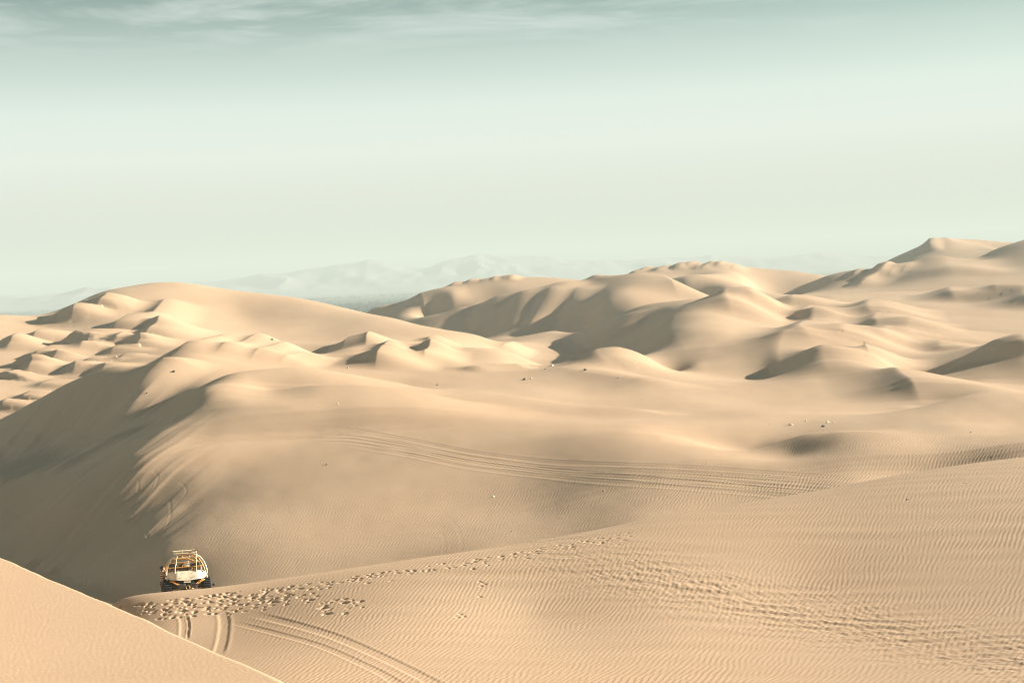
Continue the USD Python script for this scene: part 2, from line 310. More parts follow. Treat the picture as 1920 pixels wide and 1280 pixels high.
ridge([(1432, 588), (1414, 573), (1420, 559)], 3.2, 8, 10)
ridge([(1496, 570), (1488, 562), (1496, 555)], 2.6, 7, 12)
ridge([(1648, 588), (1630, 574), (1640, 560)], 3.6, 8, 13)
ridge([(1800, 556), (1784, 546), (1792, 539)], 4.0, 11, 16)
ridge([(1875, 558), (1868, 549), (1872, 542)], 2.5, 7, 10)
ridge([(1945, 568), (1925, 553), (1940, 538)], 4.5, 13, 14)
ridge([(1735, 642), (1702, 626), (1740, 606)], 2.0, 10, 16, soft=2)
ridge([(1900, 690), (1880, 680), (1862, 672)], 2.0, 6, 12)
ridge([(1480, 560), (1600, 552), (1700, 545)], 1.0, 5, 9)
# bright valley
ridge([(1155, 692), (1122, 681), (1140, 666)], 1.5, 7, 12, d=(252, 265, 277), soft=1.5)
ridge([(1300, 733), (1200, 727), (1130, 721), (1077, 709), (1010, 690)], 1.1, 12, 10, d=(226, 232, 238, 248, 262), soft=1)
ridge([(860, 690), (940, 684), (1010, 683)], 0.8, 6, 6)
# wide dune in the middle distance
ridge([(1330, 692), (1285, 655), (1265, 610), (1290, 566)], 3.5, 26, 22, soft=4, taper=(0.2, 0.3))
ridge([(1180, 640), (1140, 618), (1190, 590)], 1.2, 12, 12, soft=2)
# far dunes
ridge([(806, 606), (792, 588), (784, 557)], 4.0, 14, 22, d=(600, 625, 655), taper=(0.3, 0.5))
ridge([(1275, 575), (1250, 556), (1226, 532)], 4.5, 20, 24, d=(535, 565, 598))
ridge([(880, 600), (915, 580), (945, 557)], 1.5, 8, 10, near=490, soft=1)
ridge([(930, 605), (960, 580), (990, 550)], 1.3, 7, 9, near=490, soft=1)
ridge([(980, 605), (1015, 575), (1045, 535)], 1.6, 8, 9, near=490, soft=1)
ridge([(1040, 600), (1075, 565), (1095, 532)], 1.4, 10, 10, near=490, soft=1)
gj = np.random.default_rng(5)
for i in range(16):
    x = 834 + 9 * i + gj.normal(0, 2.5); y = 542 - 1.5 * i + gj.uniform(-2, 9); L_ = gj.uniform(5, 11)
    ridge([(x - L_, y + 6), (x, y + 2), (x + L_ * 0.7, y - 2)], gj.uniform(0.35, 0.8), 3.0, 5, d=(640 - 3 * gj.random(), 648, 656))
for i in range(20):
    x = 1190 + 10 * i + gj.normal(0, 3); L_ = gj.uniform(6, 13); dd_ = gj.uniform(-14, 0)
    ridge([(x - L_, 500), (x, 500), (x + L_ * 0.8, 500)], gj.uniform(0.5, 1.3), 4, 8, d=(738 + dd_, 750 + dd_, 764 + dd_))
for i in range(9):
    x = 1598 + 13 * i + gj.normal(0, 3); dd_ = gj.uniform(-16, 0)
    ridge([(x - 12, 500), (x, 500), (x + 9, 500)], gj.uniform(0.5, 1.1), 4, 8, d=(632 + dd_, 644 + dd_, 656 + dd_))
ridge([(1800, 530), (1778, 505), (1785, 478)], 3.0, 30, 26, d=(590, 630, 662), soft=3)
ridge([(1690, 512), (1668, 528), (1600, 545)], 3, 10, 10, d=(655, 625, 600))
ridge([(1900, 485), (1862, 475), (1832, 447)], 3.5, 30, 20, d=(820, 860, 895), soft=2)
ridge([(1744, 478), (1742, 465), (1746, 453)], 3, 8, 10, d=(850, 870, 890))
# big bright dune on the left
ridge([(75, 599), (110, 592), (140, 580), (160, 568), (177, 556)], 3.6, 9, 18, taper=(0.3, 0.2))
ridge([(178, 584), (195, 575), (208, 562)], 2.2, 4.5, 12)
ridge([(135, 602), (143, 593), (157, 585)], 1.9, 4, 9)
ridge([(205, 616), (220, 608), (236, 597), (252, 587)], 2.6, 4.5, 14)
ridge([(255, 628), (285, 616), (300, 605), (306, 595)], 2.4, 4.5, 12)
ridge([(283, 595), (297, 580), (310, 565), (324, 550)], 2.4, 6, 10)
ridge([(63, 630), (75, 622), (88, 617)], 2.2, 5, 10)
ridge([(128, 638), (148, 632), (168, 618)], 3.0, 6, 14)
ridge([(12, 650), (28, 641), (45, 633)], 2.0, 4.5, 10)
ridge([(0, 646), (12, 641), (28, 634)], 1.6, 4, 8)
ridge([(55, 667), (80, 658), (108, 645)], 2.2, 4.5, 12)
ridge([(33, 681), (45, 676), (56, 672)], 1.7, 4, 8)
ridge([(52, 692), (60, 683), (64, 672)], 2.0, 5, 8)
ridge([(213, 642), (226, 636), (242, 629)], 1.8, 4, 9)
ridge([(115, 647), (128, 642), (142, 637)], 1.5, 4, 8)
ridge([(150, 656), (162, 647), (174, 636)], 1.7, 4, 9)
ridge([(252, 648), (262, 641), (268, 629)], 1.9, 4, 8)
ridge([(208, 658), (220, 650), (232, 646)], 1.5, 3.5, 8)
ridge([(138, 692), (143, 684), (146, 676)], 1.9, 4, 7)
ridge([(98, 674), (106, 668), (118, 663)], 1.5, 3.5, 7)
ridge([(160, 678), (172, 671), (186, 667)], 1.5, 4, 8)
ridge([(186, 696), (196, 690), (202, 680)], 1.4, 4, 7)
ridge([(228, 672), (236, 664), (248, 660)], 1.2, 3.5, 7)
ridge([(0, 702), (22, 698), (40, 694)], 1.6, 5, 8)
ridge([(0, 762), (10, 756), (20, 748)], 1.8, 5, 8)
ridge([(30, 748), (48, 742), (66, 731)], 1.6, 4, 8)
ridge([(70, 722), (90, 716), (110, 712)], 0.9, 4, 7)
# dunes on the left in the middle distance
ridge([(325, 694), (380, 665), (420, 645), (442, 631)], 1.9, 6.5, 7, d=(244, 256, 268, 280))
ridge([(400, 690), (450, 665), (490, 648), (512, 636)], 2.0, 7, 7, d=(244, 258, 272, 286))
ridge([(465, 690), (515, 672), (545, 660), (562, 653)], 1.9, 7, 7, d=(244, 258, 270, 282))
ridge([(520, 690), (560, 678), (600, 668)], 1.2, 6, 7, d=(246, 260, 272))
ridge([(702, 679), (712, 662), (724, 649)], 2.4, 7, 12)
ridge([(795, 670), (804, 656), (814, 644)], 1.9, 4, 9)
ridge([(684, 640), (692, 634), (704, 630)], 1.5, 4, 8)
ridge([(640, 643), (652, 638), (664, 635)], 1.5, 4, 8)
ridge([(718, 652), (727, 645), (734, 640)], 1.6, 4, 8)
ridge([(790, 652), (800, 646), (808, 642)], 1.4, 4, 8)
ridge([(800, 636), (814, 631), (826, 628)], 1.4, 4, 8)
ridge([(930, 650), (955, 645), (968, 640)], 1.6, 6, 8)
ridge([(150, 815), (240, 750), (300, 702), (342, 673)], 2.4, 12, 9, d=(196, 212, 226, 238), taper=(0.5, 0.15))
# middle dune
ridge([(60, 1005), (130, 955), (200, 905), (250, 870), (280, 840), (330, 795), (380, 745), (440, 701)], 0.8, 14, 16, soft=5)
ridge([(-60, 965), (90, 885), (180, 835), (290, 770)], 0.45, 6, 7, soft=1.5)
ridge([(-60, 905), (100, 822), (200, 768), (300, 712)], 0.4, 5, 6, soft=1)
ridge([(-60, 862), (90, 795), (180, 752), (260, 700)], 0.35, 5, 6, soft=0.8)
ridge([(150, 860), (230, 815), (330, 765)], 0.4, 5, 6, soft=1)
ridge([(600, 800), (600, 750), (622, 702)], 2.0, 26, 24, soft=5)
ridge([(1225, 900), (1205, 845), (1215, 800)], 0.5, 15, 15, d=(120, 137, 156), soft=4)
ridge([(770, 722), (850, 737), (1000, 760), (1150, 775), (1280, 783)], 0.8, 6, 14, d=(214, 212, 204, 197, 186))
ridge([(1780, 880), (1720, 840), (1700, 802)], 1.0, 14, 14, soft=4)
apply_ridges()
# the firm slope on which the buggy stands, just over the brow
ux, sx_ = ray(352, 1117.0); B0 = np.array([float(ux) * 73.4, 73.4, float(sx_) * 73.4])
pz = B0[2] - 0.0 - 0.225 * (Y - B0[1]) + 0.035 * (X - B0[0]); rr = np.hypot((X - B0[0]) / 1.1, Y - B0[1] - 0.6)
wgt = np.clip((3.7 - rr) / 1.6, 0, 1); wgt = wgt * wgt * (3 - 2 * wgt)
Z = Z * (1 - wgt) + pz * wgt
Zb = Z.copy()

def normals(X, Y, Z):
    Pm = np.stack([X, Y, Z], -1)
    a = np.gradient(Pm, axis=0); b = np.gradient(Pm, axis=1); n = np.cross(a, b)
    return n / np.linalg.norm(n, axis=-1, keepdims=True)

# ------------------------------------------------------------------ fine relief: wind ripples, wheel tracks, footprints
rng = np.random.default_rng(7)
def wavefield(lam, ang, spread, band, nx, ny, dx, dy, seed):
    """complex band limited noise: its phase makes crests that fork and wander like wind ripples"""
    g = np.random.default_rng(seed)
    fx, fy = np.meshgrid(np.fft.fftfreq(nx, dx), np.fft.fftfreq(ny, dy), indexing='ij')
    f, th = np.hypot(fx, fy) + 1e-9, np.arctan2(fy, fx) - ang
    th = (th + np.pi) % (2 * np.pi) - np.pi
    spec = (g.normal(size=(nx, ny)) + 1j * g.normal(size=(nx, ny))) * np.exp(-0.5 * ((f * lam - 1) / band) ** 2 - 0.5 * (th / spread) ** 2)
    w = np.fft.ifft2(spec); return w / np.abs(w).mean()
def sample(w, x, y, dx, dy):
    c = np.stack([(x / dx).ravel(), (y / dy).ravel()])
    r = map_coordinates(w.real, c, order=1, mode='grid-wrap'); i = map_coordinates(w.imag, c, order=1, mode='grid-wrap')
    return (r + 1j * i).reshape(x.shape)
def profile(w):
    p = np.angle(w); return (np.cos(p) + 0.28 * np.cos(2 * p + 0.9)) * np.clip(np.abs(w) * 1.4, 0.15, 1)
Sx = Z / Y
lx, lz = X / Y, Sx
dd = np.stack([lx, np.ones_like(lx), lz], -1); zz = dd @ fwd
PXL = 960 + F * (dd @ right) / zz; PYL = 640 - F * (dd @ up) / zz
def fb(x, y, L, seed, o=3):
    return meshkit.fbm(np.stack([x / L, y / L, np.zeros_like(x)], -1), o, seed) - 0.5
Z += Y * 0.0011 * (fb(cols[:, None] * 22 + 0 * Y, np.broadcast_to(qr * 9, Y.shape), 1.0, 3, 3)) * np.clip((Y - 60) / 60, 0, 1)
fl = np.clip((430 - PXL) / 160, 0, 1) * np.clip((PYL - 690) / 40, 0, 1) * np.clip((Y - 118) / 20, 0, 1) * np.clip((245 - Y) / 10, 0, 1)
ii_ = np.nonzero(fl.max(1) > 0)[0]; jj_ = np.nonzero(fl.max(0) > 0)[0]; si_, sj_ = slice(ii_[0], ii_[-1] + 1), slice(jj_[0], jj_[-1] + 1)
xf, yf = X[si_, sj_], Y[si_, sj_]                # wind streaks running down the shaded flank
Z[si_, sj_] += fl[si_, sj_] * (0.36 * fb((xf - 0.22 * yf) / 3.4, yf / 46, 1.0, 61, 3) + 0.08 * fb((xf - 0.22 * yf) / 0.9, yf / 30, 1.0, 62, 2))
# ripples
def band_rows(a, b):
    return slice(np.searchsorted(rows, a), np.searchsorted(rows, b))
def ripple_mix(lam, seed, x, y, dx, dy):
    """crests that turn slowly from left to right, as the wind bends round the dune"""
    u = X[:, k] / Y[:, k]; out = 0
    for i, (uc, ang) in enumerate(((-0.20, -2), (-0.06, -9), (0.08, -15), (0.22, -22), (0.36, -28))):
        wgt_ = np.clip(1 - np.abs(u - uc) / 0.14, 0, 1)
        if i == 0: wgt_ = np.where(u < uc, 1, wgt_)
        if i == 4: wgt_ = np.where(u > uc, 1, wgt_)
        out = out + wgt_ * sample(wavefield(lam, math.radians(ang), 0.085, 0.12, 1200, 720, dx, dy, seed + 100 * i), x, y, dx, dy)
    return out
k = band_rows(14, 107)
x, y = X[:, k], Y[:, k]
amp = 0.0057 * (0.75 + 0.9 * fb(x, y, 6.0, 21)) * np.clip((rows[k] - 40) / 4 + 1, 0.0, 1)
isnear = NEAR[:, k]
smooth_left = np.clip((PXL[:, k] - 380) / 200, 0.35, 1)
Z[:, k] += np.where(isnear, 0, amp * smooth_left) * profile(ripple_mix(0.205, 11, x + 0.22 * fb(x, y, 3.5, 5), y, 0.03, 0.09))
w3 = wavefield(0.09, math.radians(-12), 0.25, 0.2, 1024, 700, 0.012, 0.03, 12)
Z[:, k] += np.where(isnear, 0.0004, 0) * profile(sample(w3, x, y, 0.012, 0.03))
# the churned band across the right of the foreground dune
yc = np.interp(PXL[:, k], [700, 1000, 1500, 1920], [1000, 1035, 1150, 1235])
bandm = np.exp(-((PYL[:, k] - yc) / 48) ** 2) * np.clip((PXL[:, k] - 900) / 400, 0, 1) * ~isnear
w4 = wavefield(1.25, math.radians(78), 0.35, 0.3, 900, 900, 0.1, 0.1, 13); w5 = wavefield(0.42, math.radians(40), 0.8, 0.3, 900, 900, 0.06, 0.06, 14)
Z[:, k] += bandm * (0.028 * profile(sample(w4, x, y, 0.1, 0.1)) + 0.010 * sample(w5, x, y, 0.06, 0.06).real)
w6 = wavefield(2.6, math.radians(80), 0.2, 0.3, 600, 600, 0.25, 0.25, 15)
Z[:, k] += ~isnear * 0.007 * sample(w6, x, y, 0.25, 0.25).real * np.clip((PXL[:, k] - 560) / 300, 0, 1)
k = band_rows(107, 178)
x, y = X[:, k], Y[:, k]
xl, yl = PXL[:, k], PYL[:, k]
fade = np.clip((xl - 180) / 250, 0, 1) * np.clip((yl - np.interp(xl, [0, 600, 1100, 1400, 1500, 1920], [930, 890, 850, 795, 780, 770])) / 50, 0, 1)
fade = np.clip(fade * (0.7 + 1.2 * fb(x, y, 14.0, 22)), 0, 1)
Z[:, k] += 0.012 * fade * np.interp(xl, [300, 900, 1500], [0.55, 0.75, 1.15]) * profile(ripple_mix(0.29, 16, x + 0.35 * fb(x, y, 5.0, 6), y, 0.045, 0.13))
Zb = Z.copy()
# wheel tracks
def track(pix, width, depth, berm=0.5, near=40.0, tread=0.0):
    pp = smooth_poly(pix, 40)
    W = np.array([locate(px_, py_, near=near) for px_, py_ in pp[:, :2]])
    W = smooth_poly(W, max(60, int(np.linalg.norm(np.diff(W, axis=0), axis=1).sum() / 0.08)))
    si, sj = window(W, width * 2.5); x, y = X[si, sj], Y[si, sj]
    if x.size == 0: return
    dist, at = cKDTree(W[:, :2]).query(np.stack([x.ravel(), y.ravel()], 1), distance_upper_bound=width * 2.2)
    dist = np.where(np.isfinite(dist), dist, 1e3).reshape(x.shape); t = dist / (width / 2)
    at = np.clip(at, 0, len(W) - 1).reshape(x.shape)
    end = np.clip(np.minimum(at, len(W) - 1 - at) / (0.12 * len(W)), 0, 1)
    groove = -np.clip(1.25 - t, 0, 0.45) / 0.45 + berm * np.exp(-((t - 1.55) / 0.33) ** 2)
    groove = groove + tread * np.where(t < 0.9, np.sin(at * 0.08 * 2 * np.pi / 0.3), 0)
    Z[si, sj] += depth * end * groove
for dxp in (0, ):
    track([(341, 1152), (345, 1172), (343, 1195)], 0.3, 0.018, 0.5, tread=0.2)
    track([(413, 1139), (421, 1168), (418, 1196), (408, 1228)], 0.4, 0.018, 0.5, tread=0.2)
    track([(350, 1152), (354, 1172), (351, 1197)], 0.12, 0.024, 0.6)
track([(470, 1150), (560, 1172), (620, 1190), (690, 1219), (760, 1252), (850, 1300)], 0.45, 0.017, 0.35)
track([(430, 1165), (520, 1187), (600, 1210), (670, 1240), (730, 1270), (770, 1300)], 0.32, 0.013, 0.4, tread=0.15)
g = np.random.default_rng(3)
for i in range(10):                                   # the lane of tracks across the middle dune
    o = g.normal(0, 1); t = 1.35 * (i - 4.5) + g.normal(0, 0.3); cut = 0 if i in (3, 7) else 4 - i % 2
    pts = [(230 + 5 * t, 868 - 3.0 * t), (330, 838 - 3.2 * t + o), (420, 822 - 2.6 * t), (520, 815 - 2.2 * t + o), (640, 818 - 2.2 * t), (760, 836 - 2.2 * t), (900, 862 - 2.0 * t + o), (1060, 880 - 2.2 * t), (1250, 890 - 2.8 * t + o), (1450, 905 - 3.2 * t), (1640, 922 - 3.4 * t)]
    track(pts[cut:], 0.8 if i % 3 else 1.1, 0.010 + 0.010 * g.random(), 1.1, near=95)
for i in range(6):                                    # lane down the dark flank
    t = 1.5 * (i - 2.5); track([(-20, 985 + 7 * t), (60, 948 + 6 * t), (130, 915 + 4.5 * t), (200, 880 + 3 * t), (230, 868 + 2.8 * t)], 1.0, 0.03, 0.8, near=100)
for pts in ([(150, 1112), (158, 1075), (163, 1010), (160, 975)], [(158, 1112), (167, 1070), (169, 1010), (165, 975)], [(193, 1115), (197, 1075), (199, 1015), (195, 970), (170, 940)], [(203, 1115), (205, 1075), (207, 1010), (201, 975), (178, 945)],
            [(272, 1112), (262, 1068), (247, 1030), (225, 985), (195, 960)], [(282, 1112), (272, 1068), (255, 1026), (233, 985), (203, 955)], [(302, 1062), (285, 1020), (258, 975), (230, 950)],
            [(225, 980), (258, 945), (290, 915), (296, 895), (282, 880), (262, 880)], [(180, 1010), (225, 965), (258, 925), (260, 905), (250, 893)], [(250, 1030), (305, 975), (335, 940), (350, 920), (340, 905), (310, 898)], [(300, 1005), (320, 960), (316, 930)],
            [(85, 1048), (105, 1058), (118, 1080), (124, 1102)], [(240, 1070), (300, 1000), (420, 920), (560, 850)], [(860, 1040), (866, 1020), (858, 990), (840, 970)], [(830, 1042), (834, 1022), (826, 995)]):
    track(pts, 0.3, 0.003 if pts[0][0] > 800 else 0.005, 1.0, near=95)
# footprints
def prints(list_):
    for x0, y0, ang, size, depth in list_:
        p = locate(x0, y0, near=44, Zs=Zb); c, s_ = math.cos(ang), math.sin(ang)
        si, sj = window(p[None], size * 2.2); x, y = X[si, sj] - p[0], Y[si, sj] - p[1]
        if x.size == 0: continue
        a_, b_ = (x * c + y * s_) / (size * 0.62), (-x * s_ + y * c) / size
        r2 = a_ ** 2 + b_ ** 2
        Z[si, sj] += -depth * np.exp(-r2 ** 1.5 * 1.3) + 0.06 * depth * np.exp(-((np.sqrt(r2) - 1.45) / 0.35) ** 2)
fp = []
while len(fp) < 270:
    x0, t = g.uniform(225, 690), g.beta(1.1, 1.6)
    top = np.interp(x0, [215, 350, 480, 600, 750], [1133, 1117, 1101, 1087, 1066])
    low = np.interp(x0, [215, 300, 420, 500, 560, 640, 700], [1138, 1163, 1150, 1146, 1140, 1158, 1160])
    dens = np.interp(x0, [225, 320, 400, 540, 600, 690], [0.35, 0.9, 1, 1, 0.4, 0.25])
    if x0 > 600: top += 38
    if g.random() < dens:
        fp.append((x0, top + 3 + t * (low - top), g.uniform(0.2, 1.3), g.uniform(0.10, 0.20), g.uniform(0.035, 0.075)))
for i in range(110):
    x0 = 600 + 610 * g.beta(0.9, 1.2); top = np.interp(x0, [600, 750, 900, 1050, 1200, 1400], [1086, 1064, 1042, 1016, 992, 962])
    fp.append((x0, top + 3 + abs(g.normal(0, 7)), g.uniform(0.2, 1.3), g.uniform(0.10, 0.17), g.uniform(0.035, 0.065)))
for x0, y0 in ((900, 1090), (908, 1094), (902, 1098), (900, 1118), (862, 1150), (870, 1155), (858, 1156), (1190, 1050), (1700, 936), (1806, 906)):
    fp.append((x0, y0, 0.8, 0.13, 0.05))
Zb = Z.copy(); prints(fp)

Nn = normals(X, Y, Z).reshape(-1, 3); V = np.stack([X, Y, Z], -1).reshape(-1, 3)
idx = np.arange(NU * NQ).reshape(NU, NQ)
a, b, c, d_ = idx[:-1, :-1], idx[1:, :-1], idx[1:, 1:], idx[:-1, 1:]
ym = Y[:-1, :-1]; um = np.broadcast_to(cols[:-1, None], ym.shape)
xpix = 960 + um * F                            # near enough to choose the region
b1 = np.interp(xpix, [-400, 0, 150, 400, 560, 700, 900], [62, 58, 52, 38, 30, 20, 14])
b2 = np.interp(xpix, [-400, 0, 350, 900, 1500, 1920, 2400], [84, 86, 88, 93, 102, 109, 116])
b3 = np.interp(xpix, [-400, 0, 250, 350, 440, 640, 950, 1150, 1300, 1600, 1750, 1920, 2400], [196, 212, 240, 246, 216, 226, 222, 208, 196, 192, 194, 204, 210])
b4 = np.interp(xpix, [-400, 0, 200, 300, 700, 900, 1000], [255, 262, 290, 312, 330, 350, 370])
b5 = np.interp(xpix, [-400, 400, 900, 930, 1050, 1280, 1400, 1600, 2400], [520, 520, 420, 430, 455, 500, 520, 530, 560])
reg = np.select([NEAR[:-1, :-1], ym < b2, ym < b3, (xpix < 905) & (ym > b4) & (ym < b5), ym < b5], [0, 1, 2, 4, 3], 5)
for k, nm in enumerate(['near_dune', 'foreground_dune', 'middle_dune', 'dune_field', 'bright_dune', 'far_dunes']):
    m = reg == k
    f = np.concatenate([np.stack([a[m], b[m], c[m]], 1), np.stack([a[m], c[m], d_[m]], 1)])
    grid_mesh(nm, V, f, Nn, sand)


def ground(x, y):
    """height of the finished sand"""
    u = x / y; i = np.clip(np.searchsorted(cols, u) - 1, 0, NU - 2); j = np.clip(np.searchsorted(rows, y) - 1, 0, NQ - 2)
    a_, b_ = (u - cols[i]) / (cols[i + 1] - cols[i]), (y - rows[j]) / (rows[j + 1] - rows[j])
    return float((1 - a_) * ((1 - b_) * Z[i, j] + b_ * Z[i, j + 1]) + a_ * ((1 - b_) * Z[i + 1, j] + b_ * Z[i + 1, j + 1]))

# sand to both sides and behind the camera, coarse
rj = np.r_[np.arange(0, NQ - 1, 14), NQ - 1]; rr_ = rows[rj] * math.hypot(1, 0.8)
zl, zr = Z[0, rj], Z[-1, rj]; th0 = math.atan(0.8)
th = np.linspace(th0, 2 * math.pi - th0, 90); wl = ((th - th0) / (2 * math.pi - 2 * th0))[:, None]
zz_ = zr * (1 - wl) + zl * wl
Xb, Yb = np.sin(th)[:, None] * rr_, np.cos(th)[:, None] * rr_
edge_w = np.clip(np.minimum(wl, 1 - wl) / 0.06, 0, 1)
zz_ = zz_ + edge_w * rr_ * 0.09 * fb(Xb / rr_ * 3, np.log(rr_)[None] * 1.5 + 0 * Xb, 1.0, 40, 3) * np.clip((rr_ - 4) / 10, 0, 1)
Vb = np.stack([Xb, Yb, zz_], -1).reshape(-1, 3); nb = len(rj)
ib = np.arange(len(th) * nb).reshape(len(th), nb)
fb_ = np.concatenate([np.stack([ib[:-1, :-1].ravel(), ib[:-1, 1:].ravel(), ib[1:, 1:].ravel()], 1), np.stack([ib[:-1, :-1].ravel(), ib[1:, 1:].ravel(), ib[1:, :-1].ravel()], 1)])
ring = np.concatenate([np.stack([np.linspace(-0.8, 0.8, 12) * 2.2, np.full(12, 2.2), np.interp(np.linspace(-0.8, 0.8, 12), cols, Z[:, 0])], 1), Vb[ib[1:-1, 0]]])
Vb2 = np.vstack([Vb, ring, [[0, 0, -1.72]]]); o = len(Vb); m_ = len(ring)
cap = np.array([[o + m_, o + (i + 1) % m_, o + i] for i in range(m_)])
hm = trimesh.Trimesh(Vb2, np.vstack([fb_, cap]), process=False)
up_ = hm.face_normals[:, 2] < 0; hm.faces[up_] = hm.faces[up_][:, ::-1]
tag(obj('sand_ground', hm, sand, smooth=True), kind='structure')

# ------------------------------------------------------------------ plain, trees on it, mountains, haze
PZ = -40.0
plain_m = usdkit.material(stage, '/World/Looks/plain', {
    'geo': ('geometry', {}), 'map': ('mapping', {'mapping_type': 'point', 'scale': (0.0009, 0.0026, 1)}),
    'n': ('noise_texture', {'scale': 1.0, 'detail': 6, 'roughness': 0.65}),
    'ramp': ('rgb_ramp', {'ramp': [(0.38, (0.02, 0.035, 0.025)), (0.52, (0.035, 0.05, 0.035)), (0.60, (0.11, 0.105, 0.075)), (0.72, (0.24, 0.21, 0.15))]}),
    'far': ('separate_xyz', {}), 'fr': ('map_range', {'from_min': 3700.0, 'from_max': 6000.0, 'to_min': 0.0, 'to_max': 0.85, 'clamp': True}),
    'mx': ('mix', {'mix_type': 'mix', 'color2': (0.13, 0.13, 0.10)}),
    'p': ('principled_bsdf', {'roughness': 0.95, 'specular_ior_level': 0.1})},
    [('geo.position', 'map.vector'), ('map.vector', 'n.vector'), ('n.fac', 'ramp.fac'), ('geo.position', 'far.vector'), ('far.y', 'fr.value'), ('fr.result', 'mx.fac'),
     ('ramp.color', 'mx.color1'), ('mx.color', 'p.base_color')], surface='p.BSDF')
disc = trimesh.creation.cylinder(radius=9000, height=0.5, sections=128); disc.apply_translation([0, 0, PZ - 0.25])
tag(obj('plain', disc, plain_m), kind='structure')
tree_m = usdkit.material(stage, '/World/Looks/far_trees', {
    'p': ('principled_bsdf', {'roughness': 0.9, 'base_color': (0.022, 0.036, 0.024), 'specular_ior_level': 0.1})}, [], surface='p.BSDF')
g = np.random.default_rng(17); ico = trimesh.creation.icosahedron(); vs, fs = [], []
spots = []
while len(spots) < 5200:
    d = math.exp(g.uniform(math.log(1850), math.log(4600))); u = g.uniform(-0.40, 0.40)
    if -0.02 < u < 0.17 or (d < 2700 and u > 0.17): continue
    x, y = u * d, d
    n = float(meshkit.fbm(np.array([[x / 300, y / 800, 0.0]]), 3, 8)[0])
    if n > 0.42 + 0.2 * g.random(): spots.append((x, y))
for x, y in spots:
    r = g.uniform(2, 4.5); h = g.uniform(2, 5)
    v = ico.vertices * [r * g.uniform(0.8, 1.6), r, h * 0.6] + g.normal(0, 0.6, (12, 3)) + [x, y, PZ + h * 0.45]
    fs.append(ico.faces + 12 * len(vs)); vs.append(v)
tag(obj('tree_belt', trimesh.Trimesh(np.vstack(vs), np.vstack(fs), process=False), tree_m), kind='stuff', label='dark green belt of far-off trees across the hazy plain beyond the dunes', category='trees')
white_m = usdkit.material(stage, '/World/Looks/far_walls', {'p': ('principled_bsdf', {'roughness': 0.8, 'base_color': (0.75, 0.72, 0.66)})}, [], surface='p.BSDF')
rock_m = usdkit.material(stage, '/World/Looks/mountain_rock', {
    'geo': ('geometry', {}), 'n': ('noise_texture', {'scale': 0.008, 'detail': 5}), 'ramp': ('rgb_ramp', {'ramp': [(0.3, (0.21, 0.21, 0.19)), (0.7, (0.25, 0.245, 0.22))]}),
    'p': ('principled_bsdf', {'roughness': 0.95, 'specular_ior_level': 0.1})}, [('geo.position', 'n.vector'), ('n.fac', 'ramp.fac'), ('ramp.color', 'p.base_color')], surface='p.BSDF')
def mountains(pix, d, depth, seed, jag):
    xs = np.linspace(pix[0][0], pix[-1][0], 360); ys = np.interp(xs, *np.array(pix).T)
    u, s_ = ray(xs, ys); top = np.maximum(s_ * d - PZ, 2); nn = 26
    t = np.linspace(-1, 1, nn)
    Xm = (u * d)[:, None] + 0 * t; Ym = d + depth * t[None] + 0 * Xm
    rid = 1 - np.abs(2 * meshkit.fbm(np.stack([Xm / 450, Ym / 450, 0 * Xm], -1), 4, seed) - 1) * 1.6
    prof = (1 - np.abs(t)) ** 0.8
    Zm = PZ - 1 + top[:, None] * prof * (1 - jag * (1 - rid) * np.abs(t) ** 0.5 * 2)
    Zm[:, [0, -1]] = PZ - 1
    V_ = np.stack([Xm, Ym, Zm], -1).reshape(-1, 3); i_ = np.arange(len(V_)).reshape(360, nn)
    f_ = np.concatenate([np.stack([i_[:-1, :-1].ravel(), i_[1:, :-1].ravel(), i_[1:, 1:].ravel()], 1), np.stack([i_[:-1, :-1].ravel(), i_[1:, 1:].ravel(), i_[:-1, 1:].ravel()], 1)])
    tag(obj('mountains', trimesh.Trimesh(V_, f_, process=False), rock_m), kind='structure')
mountains([(-60, 566), (10, 558), (60, 552), (105, 549), (140, 538), (165, 531), (185, 535), (210, 533), (240, 545), (300, 552), (360, 556)], 5900, 350, 51, 0.5)
mountains([(-200, 560), (200, 545), (420, 520), (560, 503), (640, 490), (690, 483), (745, 490), (800, 494), (850, 480), (900, 472), (960, 478), (1030, 476), (1100, 486), (1200, 484), (1330, 476), (1450, 478), (1560, 470), (1680, 474), (1800, 462), (2100, 455)], 7000, 500, 52, 0.5)
haze_m = usdkit.material(stage, '/World/Looks/haze', {'v': ('principled_volume', {'color': (0.43, 0.50, 0.505), 'density': 2.9e-4, 'anisotropy': 0.0})}, [], volume='v.volume')
hb = trimesh.creation.box([19000, 19000, 1]); hb.vertices[:, 2] = np.where(hb.vertices[:, 2] > 0, 172.0, -84.0)
tag(obj('haze', hb, haze_m), kind='stuff')

# ------------------------------------------------------------------ materials of the things
def paint(name, col, rough=0.5, metal=0.0, dirt=None, scale=6.0):
    n = {'p': ('principled_bsdf', {'roughness': rough, 'metallic': metal})}; l = []
    if dirt is None:
        dirt = tuple(0.6 * c + 0.4 * k for c, k in zip(col, (0.3, 0.2, 0.12)))
    n['co'] = ('texture_coordinate', {}); n['n'] = ('noise_texture', {'scale': scale, 'detail': 5, 'roughness': 0.7})
    n['r'] = ('rgb_ramp', {'ramp': [(0.42, col), (0.72, dirt)]})
    return usdkit.material(stage, f'/World/Looks/{name}', n, [('co.object', 'n.vector'), ('n.fac', 'r.fac'), ('r.color', 'p.base_color')], surface='p.BSDF')
cream = paint('cream_paint', (0.56, 0.52, 0.41), 0.45); tubeo = paint('ochre_tube_paint', (0.50, 0.24, 0.05), 0.4); tubew = paint('pale_tube_paint', (0.56, 0.49, 0.36), 0.4)
